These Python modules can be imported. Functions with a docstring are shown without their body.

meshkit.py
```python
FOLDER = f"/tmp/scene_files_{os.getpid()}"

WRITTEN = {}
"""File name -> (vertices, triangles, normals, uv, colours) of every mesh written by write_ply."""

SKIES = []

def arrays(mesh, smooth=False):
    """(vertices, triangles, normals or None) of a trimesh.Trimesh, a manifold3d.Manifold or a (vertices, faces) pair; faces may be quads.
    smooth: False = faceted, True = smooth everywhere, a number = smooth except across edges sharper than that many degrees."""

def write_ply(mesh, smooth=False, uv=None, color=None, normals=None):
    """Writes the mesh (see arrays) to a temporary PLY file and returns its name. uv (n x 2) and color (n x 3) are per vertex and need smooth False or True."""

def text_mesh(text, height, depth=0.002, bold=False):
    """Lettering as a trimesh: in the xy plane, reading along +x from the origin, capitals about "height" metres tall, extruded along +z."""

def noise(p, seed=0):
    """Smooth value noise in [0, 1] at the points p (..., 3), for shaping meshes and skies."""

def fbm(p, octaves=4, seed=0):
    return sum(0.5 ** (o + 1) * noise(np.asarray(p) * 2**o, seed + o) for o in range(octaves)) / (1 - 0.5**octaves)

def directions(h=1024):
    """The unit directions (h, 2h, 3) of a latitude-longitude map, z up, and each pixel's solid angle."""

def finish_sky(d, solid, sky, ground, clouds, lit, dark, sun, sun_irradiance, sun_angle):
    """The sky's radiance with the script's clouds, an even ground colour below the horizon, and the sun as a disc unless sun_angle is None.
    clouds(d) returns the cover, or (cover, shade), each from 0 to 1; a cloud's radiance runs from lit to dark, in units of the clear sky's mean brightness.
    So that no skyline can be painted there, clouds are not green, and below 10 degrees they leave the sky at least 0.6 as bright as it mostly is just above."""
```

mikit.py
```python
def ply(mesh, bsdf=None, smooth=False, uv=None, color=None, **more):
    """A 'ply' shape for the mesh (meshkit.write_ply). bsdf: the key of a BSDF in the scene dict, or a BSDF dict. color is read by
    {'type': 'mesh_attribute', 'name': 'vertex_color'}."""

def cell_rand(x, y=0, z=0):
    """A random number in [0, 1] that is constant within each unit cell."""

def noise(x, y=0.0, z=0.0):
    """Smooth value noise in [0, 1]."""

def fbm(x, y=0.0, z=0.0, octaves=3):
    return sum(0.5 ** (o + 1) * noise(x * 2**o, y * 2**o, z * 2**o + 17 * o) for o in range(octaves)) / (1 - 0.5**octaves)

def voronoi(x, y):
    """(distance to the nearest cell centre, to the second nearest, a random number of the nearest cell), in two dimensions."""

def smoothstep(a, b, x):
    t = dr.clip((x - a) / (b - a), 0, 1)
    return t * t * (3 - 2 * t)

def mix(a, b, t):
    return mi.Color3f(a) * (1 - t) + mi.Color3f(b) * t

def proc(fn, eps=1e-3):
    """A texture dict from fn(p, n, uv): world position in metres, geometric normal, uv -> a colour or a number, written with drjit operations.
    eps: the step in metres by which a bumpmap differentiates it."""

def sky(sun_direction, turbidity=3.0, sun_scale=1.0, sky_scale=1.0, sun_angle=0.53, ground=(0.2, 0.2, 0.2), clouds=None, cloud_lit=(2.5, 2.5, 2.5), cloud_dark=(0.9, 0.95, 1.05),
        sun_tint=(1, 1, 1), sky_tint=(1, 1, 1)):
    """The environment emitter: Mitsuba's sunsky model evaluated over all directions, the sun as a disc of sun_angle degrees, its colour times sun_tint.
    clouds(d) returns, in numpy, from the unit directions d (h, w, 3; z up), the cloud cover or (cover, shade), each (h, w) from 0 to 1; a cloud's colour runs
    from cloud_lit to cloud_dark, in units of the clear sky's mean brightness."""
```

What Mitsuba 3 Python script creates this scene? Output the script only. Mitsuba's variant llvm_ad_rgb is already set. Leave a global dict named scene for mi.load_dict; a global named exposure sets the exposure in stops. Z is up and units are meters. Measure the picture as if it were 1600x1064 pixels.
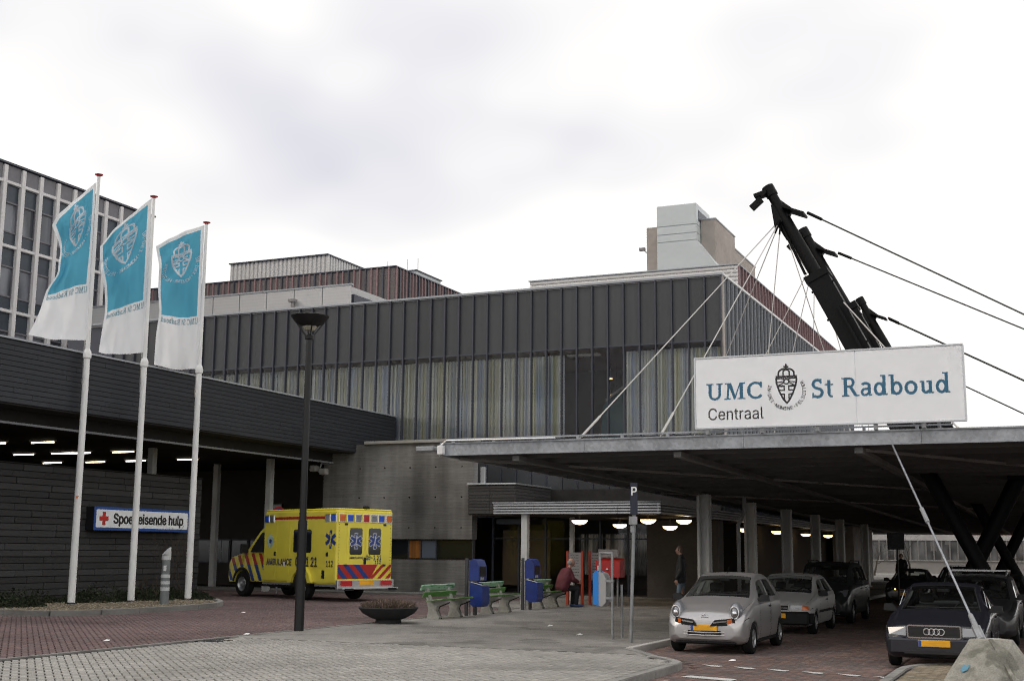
import math, random
import numpy as np, trimesh, mitsuba as mi, drjit as dr
import manifold3d as m3
from shapely.geometry import Polygon, LineString, Point, box as sbox
from shapely.ops import unary_union
from shapely import affinity
import mikit, meshkit
from mikit import proc, noise, fbm, smoothstep, mix, cell_rand

# ---------------------------------------------------------------- camera, sky, exposure
scene, labels = {'type': 'scene'}, {}
ST = mi.ScalarTransform4f
YAW, PITCH, ROLL, EYE = math.radians(23.85), math.radians(9.5), math.radians(0.49), 1.65
_f = np.array([-math.sin(YAW)*math.cos(PITCH), math.cos(YAW)*math.cos(PITCH), math.sin(PITCH)])
_r = np.array([math.cos(YAW), math.sin(YAW), 0]); _u = np.cross(_r, _f)
_up = np.cross(_r*math.cos(ROLL) + _u*math.sin(ROLL), _f)
scene['camera'] = {'type': 'perspective', 'fov': 44.61, 'fov_axis': 'x', 'near_clip': 0.1, 'far_clip': 5000.0,
    'to_world': ST().look_at(origin=[0, 0, EYE], target=[float(v) for v in np.array([0, 0, EYE]) + _f], up=[float(v) for v in _up])}
exposure = 1.92

def clouds(d):
    q = d / np.maximum(d[..., 2:3] + 0.35, 0.05)
    q = q * np.array([1, 1, 0]) + np.array([3.1, 1.7, 0.4])
    a = meshkit.fbm(q * 2.4, 4, seed=27)
    b = meshkit.fbm(q * 1.2 + 7.3, 2, seed=83)
    shade = np.clip((0.6*a + 0.4*b - 0.54) * 5.0, 0, 1)
    return np.ones(d.shape[:2]), shade
SUN = (-0.62, -0.55, 0.62)
scene['sky'] = mikit.sky(SUN, turbidity=4, sun_scale=0.12, sky_scale=1.0, sun_angle=22, clouds=clouds,
    cloud_lit=(3.08, 3.03, 2.93), cloud_dark=(1.86, 1.88, 2.14), ground=(0.15, 0.15, 0.15), sun_tint=(0.96, 1.0, 1.08))

# ---------------------------------------------------------------- materials
def rgb(*c): return {'type': 'rgb', 'value': [float(x) for x in c]}
def mat(name, col, rough=0.6, metal=0.0, spec=0.5, coat=0.0, bump=None, bscale=1.0, **kw):
    base = col if isinstance(col, dict) else rgb(*col)
    b = {'type': 'principled', 'base_color': base, 'roughness': rough, 'metallic': metal, 'specular': spec, **kw}
    if coat: b['clearcoat'] = coat; b['clearcoat_gloss'] = 0.95
    if bump is not None: b = {'type': 'bumpmap', 'arbitrary': bump, 'scale': bscale, 'bsdf': b}
    scene[name] = {'type': 'twosided', 'bsdf': b}
    return name
def tint(c, amp=0.25, s=1.0, sz=None):
    """a flat colour with soft large and small variation"""
    sz = sz or s
    def fn(p, n, uv):
        k = fbm(p.x*s, p.y*s, p.z*sz, 3)
        k2 = noise(p.x*s*9, p.y*s*9, p.z*sz*9)
        return mi.Color3f(*c) * (1 + amp*(k - 0.5)*2 + amp*0.35*(k2 - 0.5)*2)
    return proc(fn)
VC = {'type': 'mesh_attribute', 'name': 'vertex_color'}
def dirty(amp=0.35, s=3.0):
    return None
mat('m_vc_matte', VC, 0.8, spec=0.3)
mat('m_vc_satin', VC, 0.42, spec=0.4)
mat('m_vc_stone', VC, 0.9, spec=0.2)

def f_board(p, n, uv):
    h = p.x + p.y
    row = dr.floor(p.z / 0.11)
    fr = p.z/0.11 - row
    line = smoothstep(0.0, 0.10, fr)*smoothstep(1.0, 0.92, fr)
    tone = cell_rand(row, dr.floor(h/2.6 + 0.5*cell_rand(row, 3)), 5)
    st = fbm(h*0.55, p.z*0.30, 2.0, 4); st2 = fbm(h*2.6, p.z*0.22, 7.0, 3)
    gr = noise(h*5, p.z*42, 1.0)
    v = 0.235*(0.90 + 0.14*tone)*(0.80 + 0.20*line)*(0.34 + 1.08*st)*(0.58 + 0.80*st2)*(0.88 + 0.24*gr)
    return mi.Color3f(1.0, 0.97, 0.93)*v
def f_board_h(p, n, uv):
    h = p.x + p.y
    row = dr.floor(p.z / 0.11); fr = p.z/0.11 - row
    return 0.008*smoothstep(0.0, 0.12, fr)*smoothstep(1.0, 0.90, fr) + 0.006*cell_rand(row, 2) + 0.004*noise(h*4, p.z*40, 3)
mat('m_board_concrete', proc(f_board), 0.9, spec=0.2, bump=proc(f_board_h, 4e-3), bscale=1.0)
mat('m_concrete', tint((0.33, 0.32, 0.30), 0.35, 0.9), 0.9, spec=0.2)
mat('m_concrete_warm', tint((0.40, 0.36, 0.33), 0.22, 0.5), 0.9, spec=0.2)
def f_block(p, n, uv):
    k = fbm(p.x*7, p.y*7, p.z*7, 4); g = noise(p.x*60, p.y*60, p.z*60)
    moss = smoothstep(0.50, 0.66, fbm(p.x*4+3, p.y*4, p.z*3, 3))
    return mix((0.33, 0.318, 0.28), (0.14, 0.14, 0.115), moss*0.75)*(0.55 + 0.7*k)*(0.8 + 0.4*g)
mat('m_block', proc(f_block), 0.95, spec=0.15, bump=proc(lambda p, n, uv: 0.012*fbm(p.x*22, p.y*22, p.z*22, 3), 3e-3))
mat('m_bench_concrete', tint((0.36, 0.36, 0.33), 0.45, 3.0), 0.9, spec=0.2)
mat('m_brick_dark', VC, 0.85, spec=0.25, bump=proc(lambda p, n, uv: 0.006*fbm((p.x+p.y)*9, p.z*30, 2.0, 3), 3e-3))
mat('m_mortar_dark', tint((0.035, 0.033, 0.032), 0.3, 2), 0.95, spec=0.1)
mat('m_plank_dark', VC, 0.6, spec=0.35)
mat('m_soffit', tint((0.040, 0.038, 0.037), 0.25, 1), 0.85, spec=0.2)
def f_panel(p, n, uv):
    h = p.x + p.y; c = cell_rand(dr.floor((h - 34.41)/0.655 + 100), 3)
    st = fbm(h*7, p.z*0.35, 1.0, 3); cl = fbm(h*0.25, p.z*0.3, 4.0, 3)
    return mi.Color3f(0.054, 0.0565, 0.061)*(0.90 + 0.16*c)*(0.86 + 0.28*st)*(0.85 + 0.3*cl)
mat('m_panel', proc(f_panel), 0.42, spec=0.45)
mat('m_panel_side', VC, 0.40, spec=0.45)
mat('m_mullion', (0.05, 0.055, 0.075), 0.4, spec=0.5)
mat('m_interior', (0.075, 0.066, 0.060), 0.9, spec=0.1)
mat('m_interior_warm', (0.12, 0.09, 0.06), 0.9, spec=0.1)
scene['m_glass'] = {'type': 'thindielectric', 'int_ior': 1.28}
mat('m_glass_dark', (0.012, 0.014, 0.017), 0.04, spec=0.6)
mat('m_glass_blue', (0.045, 0.055, 0.075), 0.08, spec=0.6)
def f_curtain(p, n, uv):
    h = p.x + p.y
    k = cell_rand(dr.floor(h/0.105), 1); k2 = cell_rand(dr.floor(h/0.037), 4)
    c = mix((0.46, 0.49, 0.48), (0.19, 0.25, 0.40), smoothstep(0.60, 0.64, k))
    c = mix(c, (0.42, 0.41, 0.20), smoothstep(0.40, 0.36, k)*smoothstep(0.10, 0.16, k))
    c = mix(c, (0.58, 0.60, 0.60), smoothstep(0.80, 0.84, k2)*0.8)
    band = smoothstep(0.45, 0.55, noise(p.z*0.8 + 3, dr.floor(h/0.42)*1.7))
    c = mix(c, (0.33, 0.33, 0.20), band*0.35)
    return mix(c, (0.30, 0.32, 0.31), 0.48)*(0.86 + 0.18*smoothstep(0.35, 0.6, noise(p.z*1.9, h*0.15)))
mat('m_curtain', proc(f_curtain), 0.9, spec=0.1)
mat('m_curtain_pale', proc(lambda p, n, uv: mix((0.62, 0.60, 0.52), (0.08, 0.08, 0.08), smoothstep(0.35, 0.7, noise((p.x+p.y)*7, p.z*0.3)))), 0.9)
mat('m_white', tint((0.80, 0.80, 0.80), 0.05, 2), 0.35, spec=0.4)
mat('m_pole_white', tint((0.78, 0.78, 0.77), 0.10, 1.5, 0.6), 0.4, spec=0.4)
mat('m_sign_white', tint((0.90, 0.92, 0.95), 0.04, 0.7), 0.35, spec=0.4)
mat('m_sign_teal', (0.032, 0.135, 0.235), 0.45)
mat('m_ink', (0.012, 0.012, 0.013), 0.5)
mat('m_sign_red', (0.55, 0.03, 0.03), 0.4)
mat('m_sign_blue', (0.025, 0.085, 0.33), 0.35)
mat('m_white_flat', (0.78, 0.78, 0.78), 0.6)
def f_flag(c):
    b = {'type': 'principledthin', 'base_color': rgb(*c), 'roughness': 0.8, 'diff_trans': 0.75, 'spec_trans': 0.0}
    return b
scene['m_flag_white'] = f_flag((0.95, 0.95, 0.96)); scene['m_flag_blue'] = f_flag((0.13, 0.46, 0.63)); scene['m_flag_ink'] = f_flag((0.22, 0.40, 0.47))
scene['m_flag_print'] = f_flag((0.86, 0.88, 0.90))
mat('m_red_fin', (0.24, 0.145, 0.152), 0.5)
mat('m_red_panel', VC, 0.55)
mat('m_grey_clad', (0.50, 0.50, 0.50), 0.5, spec=0.4)
mat('m_grey_clad_pale', (0.62, 0.61, 0.60), 0.5)
mat('m_duct', tint((0.56, 0.60, 0.61), 0.05, 0.5), 0.4, spec=0.5)
mat('m_alu', (0.62, 0.63, 0.64), 0.35, metal=0.8)
mat('m_fin_side', (0.26, 0.275, 0.30), 0.45, spec=0.5)
mat('m_fin_alu', (0.36, 0.38, 0.41), 0.45, spec=0.5)
def f_galv(p, n, uv):
    a, b_, c = mikit.voronoi((p.x + p.y)*20, p.z*20)
    k = fbm((p.x+p.y)*3, p.z*3, 1.0, 3)
    return mi.Color3f(0.40, 0.42, 0.45)*(0.62 + 0.22*c + 0.5*(k - 0.3))
mat('m_galv', proc(f_galv), 0.5, metal=0.35)
mat('m_galv_post', tint((0.30, 0.31, 0.32), 0.3, 5), 0.5, metal=0.4)
mat('m_black_steel', tint((0.0035, 0.0036, 0.004), 0.2, 2), 0.5, spec=0.18)
mat('m_dark_paint', (0.012, 0.012, 0.013), 0.42, spec=0.4)
mat('m_cable', (0.52, 0.50, 0.48), 0.35, metal=0.5)
mat('m_cable_dark', (0.05, 0.055, 0.05), 0.5)
mat('m_canopy_rib', tint((0.13, 0.128, 0.125), 0.3, 0.9), 0.8, spec=0.2)
mat('m_canopy_under', tint((0.31, 0.305, 0.30), 0.35, 0.6), 0.8, spec=0.2)
mat('m_canopy_top', (0.35, 0.35, 0.36), 0.7)
mat('m_column', tint((0.54, 0.55, 0.54), 0.15, 1.5), 0.6)
# vehicles
mat('m_silver', (0.50, 0.49, 0.49), 0.30, metal=0.65, coat=1.0)
mat('m_pale_paint', (0.50, 0.50, 0.49), 0.35, metal=0.1, coat=0.8)
mat('m_green_black', (0.035, 0.042, 0.042), 0.30, metal=0.3, coat=1.0)
scene['m_car_pane'] = {'type': 'thindielectric', 'int_ior': 1.5, 'specular_transmittance': rgb(.72, .76, .74)}
mat('m_seat', tint((.05, .05, .052), .3, 6), .85)
mat('m_black_paint', (0.032, 0.032, 0.035), 0.25, coat=1.0)
mat('m_navy_paint', (0.011, 0.012, 0.018), 0.22, coat=1.0)
mat('m_grey_paint', (0.06, 0.065, 0.07), 0.3, metal=0.4, coat=1.0)
def f_carglass(p, n, uv):
    k = fbm(p.x*3.3, p.y*3.3, p.z*3.3, 3)
    return mi.Color3f(0.020, 0.022, 0.022)*(0.4 + 1.4*k)
mat('m_car_glass', proc(f_carglass), 0.03, spec=0.8)
mat('m_tyre', (0.016, 0.016, 0.016), 0.85, spec=0.2)
mat('m_rim', (0.40, 0.41, 0.42), 0.35, metal=0.7)
mat('m_chrome', (0.75, 0.75, 0.76), 0.12, metal=1.0)
mat('m_plastic', (0.013, 0.013, 0.014), 0.55, spec=0.3)
def f_plate(p, n, uv):
    return mi.Color3f(0.82, 0.40, 0.015)*(0.86 + 0.25*noise(p.x*9, p.y*9, p.z*9))
mat('m_plate', proc(f_plate), 0.45)
mat('m_lens', (0.26, 0.27, 0.29), 0.10, metal=0.35, coat=1.0)
mat('m_lens_red', (0.45, 0.02, 0.02), 0.15, coat=1.0)
mat('m_lens_orange', (0.62, 0.13, 0.015), 0.2, coat=1.0)
mat('m_lens_blue', (0.02, 0.09, 0.55), 0.15, coat=1.0)
def f_amb(p, n, uv):
    k = fbm(p.x*1.4, p.y*1.4, p.z*0.9, 3); low = smoothstep(1.0, 0.35, p.z)
    return mix((0.80, 0.69, 0.075), (0.45, 0.40, 0.10), low*0.30*k)*(0.9 + 0.2*k)
mat('m_amb', proc(f_amb), 0.35, coat=0.6)
mat('m_amb_red', (0.42, 0.022, 0.018), 0.4, coat=0.4)
mat('m_amb_blue', (0.018, 0.045, 0.22), 0.4, coat=0.4)
mat('m_amb_ink', (0.02, 0.03, 0.10), 0.45)
# street things
def f_bench(p, n, uv):
    k = fbm(p.x*2.2, p.y*2.2, p.z*9, 3); s = noise(p.x*17, p.y*17, p.z*60)
    w = smoothstep(0.56, 0.64, fbm(p.x*3.5, p.y*3.5, p.z*16, 4))
    c = mix((0.075, 0.20, 0.045), (0.13, 0.27, 0.08), k)
    return mix(c, (0.30, 0.36, 0.24), w*0.7)*(0.75 + 0.5*s)
mat('m_bench', proc(f_bench), 0.55, spec=0.4)
def f_bench_pale(p, n, uv):
    w = smoothstep(0.60, 0.68, fbm(p.x*5, p.y*5, p.z*18, 4))
    return mix((0.34, 0.52, 0.40), (0.10, 0.25, 0.10), w)*(0.85 + 0.3*noise(p.x*17, p.y*17, p.z*50))
mat('m_bench_pale', proc(f_bench_pale), 0.5, spec=0.4)
mat('m_bin_blue', tint((0.012, 0.035, 0.21), 0.25, 4), 0.35, coat=0.3)
mat('m_sticker', (0.10, 0.26, 0.36), 0.5)
mat('m_bright_blue', (0.015, 0.20, 0.62), 0.4)
mat('m_red_box', tint((0.48, 0.022, 0.02), 0.15, 4), 0.4, coat=0.3)
mat('m_orange_red', (0.42, 0.05, 0.022), 0.45)
mat('m_board_grey', tint((0.25, 0.24, 0.24), 0.12, 5), 0.6)
mat('m_panel_grey', (0.34, 0.34, 0.34), 0.5)
mat('m_planter', tint((0.040, 0.040, 0.042), 0.35, 4), 0.8, spec=0.2)
mat('m_bollard', tint((0.17, 0.185, 0.19), 0.15, 5), 0.5)
mat('m_bollard_light', (0.52, 0.54, 0.54), 0.4)
scene['m_ivy'] = {'type': 'principledthin', 'base_color': VC, 'roughness': 0.5, 'diff_trans': 0.4, 'spec_trans': 0.0}
mat('m_heather', VC, 0.9, spec=0.1)
mat('m_twig', (0.075, 0.06, 0.048), 0.9, spec=0.1)
mat('m_bark', tint((0.10, 0.085, 0.07), 0.3, 4), 0.9, spec=0.1)
def f_soil(p, n, uv):
    k = fbm(p.x*2.0, p.y*2.0, 0.0, 4); g = noise(p.x*40, p.y*40)
    return mix((0.075, 0.062, 0.045), (0.17, 0.148, 0.11), k)*(0.6 + 0.8*g)
mat('m_soil', proc(f_soil), 0.95, spec=0.1, bump=proc(lambda p, n, uv: 0.02*fbm(p.x*14, p.y*14, 0.0, 3), 4e-3))
def f_asphalt(p, n, uv):
    k = fbm(p.x*0.45, p.y*0.45, 0.0, 4); g = noise(p.x*55, p.y*55); s = smoothstep(0.62, 0.70, fbm(p.x*1.3, p.y*1.3, 5.0, 4))
    return mi.Color3f(0.155, 0.15, 0.143)*(0.65 + 0.7*k)*(0.86 + 0.28*g)*(1 - 0.22*s)
mat('m_ground', tint((0.19, 0.19, 0.185), 0.25, 0.2), 0.9, spec=0.2)
def herring(p, size):
    return dr.floor(p.x/size), dr.floor(p.y/(size*2))
def f_walk(p, n, uv):
    # small concrete tiles laid in running bond, seen from far: joints and tone
    row = dr.floor(p.y/0.30); off = 0.15*(row - 2*dr.floor(row/2))
    cx = dr.floor((p.x + off)/0.30); fx = (p.x + off)/0.30 - cx; fy = p.y/0.30 - row
    j = smoothstep(0.0, 0.05, fx)*smoothstep(1.0, 0.95, fx)*smoothstep(0.0, 0.05, fy)*smoothstep(1.0, 0.95, fy)
    k = fbm(p.x*0.5, p.y*0.5, 0.0, 4); g = noise(p.x*48, p.y*48)
    s = smoothstep(0.60, 0.72, fbm(p.x*1.1+4, p.y*1.1, 5.0, 4))
    return mi.Color3f(0.205, 0.195, 0.181)*(0.60 + 0.65*k)*(0.88 + 0.24*g)*(0.78 + 0.22*j)*(0.90 + 0.2*cell_rand(cx, row, 2))*(1 - 0.28*s)
mat('m_walk', proc(f_walk), 0.9, spec=0.2, bump=proc(lambda p, n, uv: 0.004*fbm(p.x*12, p.y*12, 0.0, 3), 4e-3))
mat('m_kerb', tint((0.20, 0.195, 0.185), 0.3, 2.5), 0.9, spec=0.2)
mat('m_kerb_pale', tint((0.42, 0.41, 0.39), 0.25, 2.5), 0.85, spec=0.2)
def f_road(p, n, uv):
    row = dr.floor(p.y/0.105); off = 0.105*(row - 2*dr.floor(row/2))
    cx = dr.floor((p.x + off)/0.21)
    k = fbm(p.x*0.4, p.y*0.4, 2.0, 4); g = noise(p.x*50, p.y*50)
    return mix((0.150, 0.100, 0.088), (0.115, 0.092, 0.084), k)*(0.7 + 0.5*cell_rand(cx, row, 3))*(0.8 + 0.4*g)
mat('m_road_brick', proc(f_road), 0.85, spec=0.25)
mat('m_joint', tint((0.026, 0.025, 0.024), 0.2, 2), 0.95, spec=0.1)
mat('m_paver', VC, 0.88, spec=0.2, bump=proc(lambda p, n, uv: 0.003*fbm(p.x*25, p.y*25, 0.0, 3), 3e-3))
mat('m_marking', tint((0.42, 0.42, 0.41), 0.25, 6), 0.7)
# people
mat('m_skin', (0.46, 0.27, 0.20), 0.55, spec=0.3)
mat('m_hair', (0.10, 0.07, 0.05), 0.7)
mat('m_jacket_black', tint((0.022, 0.024, 0.026), 0.3, 9), 0.7)
mat('m_jacket_maroon', tint((0.115, 0.022, 0.032), 0.25, 7), 0.75)
mat('m_jeans', tint((0.13, 0.18, 0.24), 0.3, 9), 0.85)
mat('m_trousers_dark', (0.018, 0.018, 0.024), 0.8)
mat('m_shoe_blue', (0.05, 0.09, 0.20), 0.6)
mat('m_shoe_dark', (0.02, 0.02, 0.02), 0.5)

# ---------------------------------------------------------------- helpers
def numbered(key):
    if key not in scene and key not in labels: return key
    i = 1
    while f'{key}_{i:03d}' in scene or f'{key}_{i:03d}' in labels: i += 1
    return f'{key}_{i:03d}'
_count = {}
def fresh(key):
    """next free key, remembering how far each name got"""
    n = _count.get(key, 0)
    while True:
        k = key if n == 0 else f'{key}_{n:03d}'
        n += 1
        if k not in scene and k not in labels: break
    _count[key] = n
    return k
def thing(name, label, cat, group=None):
    k = fresh(name); labels[k] = {'label': label, 'category': cat}
    if group: labels[k]['group'] = group
    return k
def P(mesh, m, smooth=False, **kw): return mikit.ply(mesh, m, smooth=smooth, **kw)
def put(name, shape, parent=None, tf=None, label=None, kind=None, cat=None, group=None):
    k = fresh((parent + '__' + name) if parent else name)
    scene[k] = {**shape, 'to_world': tf} if tf is not None else dict(shape)
    d = {}
    if label: d['label'] = label
    if cat: d['category'] = cat
    if group: d['group'] = group
    if kind: d['kind'] = kind
    if d: labels[k] = {**labels.get(k, {}), **d}
    return k
def add(name, mesh, m, parent=None, smooth=False, tf=None, label=None, kind=None, cat=None, group=None, **kw):
    return put(name, P(mesh, m, smooth, **kw), parent, tf, label, kind, cat, group)
def vcol(mesh, c):
    v, f, n = meshkit.arrays(mesh)
    return np.tile(np.asarray(c, float), (len(v), 1))
def T(x, y, z): return ST().translate([float(x), float(y), float(z)])
def RZ(a): return ST().rotate([0, 0, 1], float(a))
def join(*ms):
    ms = [m for g in ms for m in (g if isinstance(g, (list, tuple)) else [g])]
    return trimesh.util.concatenate(ms)
def bx(x0, x1, y0, y1, z0, z1, c=0.0):
    """axis box, edges chamfered by c"""
    if c <= 0:
        m = trimesh.creation.box((x1-x0, y1-y0, z1-z0)); m.apply_translation(((x0+x1)/2, (y0+y1)/2, (z0+z1)/2)); return m
    pts = []
    for sx in (0, 1):
        for sy in (0, 1):
            for sz in (0, 1):
                X, Y, Z = (x1 if sx else x0), (y1 if sy else y0), (z1 if sz else z0)
                dx, dy, dz = (-c if sx else c), (-c if sy else c), (-c if sz else c)
                pts += [(X, Y+dy, Z+dz), (X+dx, Y, Z+dz), (X+dx, Y+dy, Z)]
    return trimesh.convex.convex_hull(np.array(pts))
def hull(pts): return trimesh.convex.convex_hull(np.asarray(pts, float))
def tube(a, b, r0, r1=None, n=10):
    a, b = np.asarray(a, float), np.asarray(b, float); r1 = r0 if r1 is None else r1
    z = b - a; z /= np.linalg.norm(z)
    x = np.cross(z, [0, 0, 1] if abs(z[2]) < 0.95 else [1, 0, 0]); x /= np.linalg.norm(x); y = np.cross(z, x)
    t = np.arange(n)*2*np.pi/n
    ring = np.outer(np.cos(t), x) + np.outer(np.sin(t), y)
    v = np.vstack([a + ring*r0, b + ring*r1, [a], [b]]); i = np.arange(n); j = (i+1) % n
    f = np.vstack([np.stack([i, j, j+n], 1), np.stack([i, j+n, i+n], 1), np.stack([j, i, i*0+2*n], 1), np.stack([i+n, j+n, i*0+2*n+1], 1)])
    return trimesh.Trimesh(v, f, process=False)
def path(pts, r, n=8):
    out = []
    for a, b in zip(pts[:-1], pts[1:]): out.append(tube(a, b, r, n=n))
    for p in pts[1:-1]:
        s = trimesh.creation.icosphere(1, r); s.apply_translation(p); out.append(s)
    return join(out)
def beam(a, b, w, h, up=(0, 0, 1)):
    """rectangular bar from a to b"""
    a, b = np.asarray(a, float), np.asarray(b, float); z = (b-a)/np.linalg.norm(b-a)
    x = np.cross(z, up); x /= np.linalg.norm(x); y = np.cross(x, z)
    v = [p + sx*x*w/2 + sy*y*h/2 for p in (a, b) for sx in (-1, 1) for sy in (-1, 1)]
    return hull(v)
def lathe(prof, n=24):
    prof = np.asarray(prof, float); t = np.arange(n)*2*np.pi/n; k = len(prof)
    v = np.vstack([np.stack([r*np.cos(t), r*np.sin(t), np.full(n, z)], 1) for r, z in prof]); f = []
    i = np.arange(n); j = (i+1) % n
    for a in range(k-1):
        f += [np.stack([i+a*n, j+a*n, j+(a+1)*n], 1), np.stack([i+a*n, j+(a+1)*n, i+(a+1)*n], 1)]
    return trimesh.Trimesh(v, np.vstack(f), process=False)
def ext(poly, d):
    """extrude a shapely polygon or multipolygon in the xy plane, 0..d along z"""
    gs = [g for g in getattr(poly, 'geoms', [poly]) if g.geom_type == 'Polygon' and g.area > 1e-7]
    return join([trimesh.creation.extrude_polygon(g, d, engine='earcut') for g in gs])
def frame_mesh(m, o, ex, ey):
    """move a mesh drawn in xy (thickness z) to origin o with axes ex, ey"""
    ex, ey = np.asarray(ex, float), np.asarray(ey, float); ez = np.cross(ex, ey)
    m = m.copy(); v = m.vertices
    m.vertices = np.asarray(o, float) + np.outer(v[:, 0], ex) + np.outer(v[:, 1], ey) + np.outer(v[:, 2], ez)
    return m
def ramp(x, pts):
    pts = np.asarray(pts, float); return np.interp(x, pts[:, 0], pts[:, 1])

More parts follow.
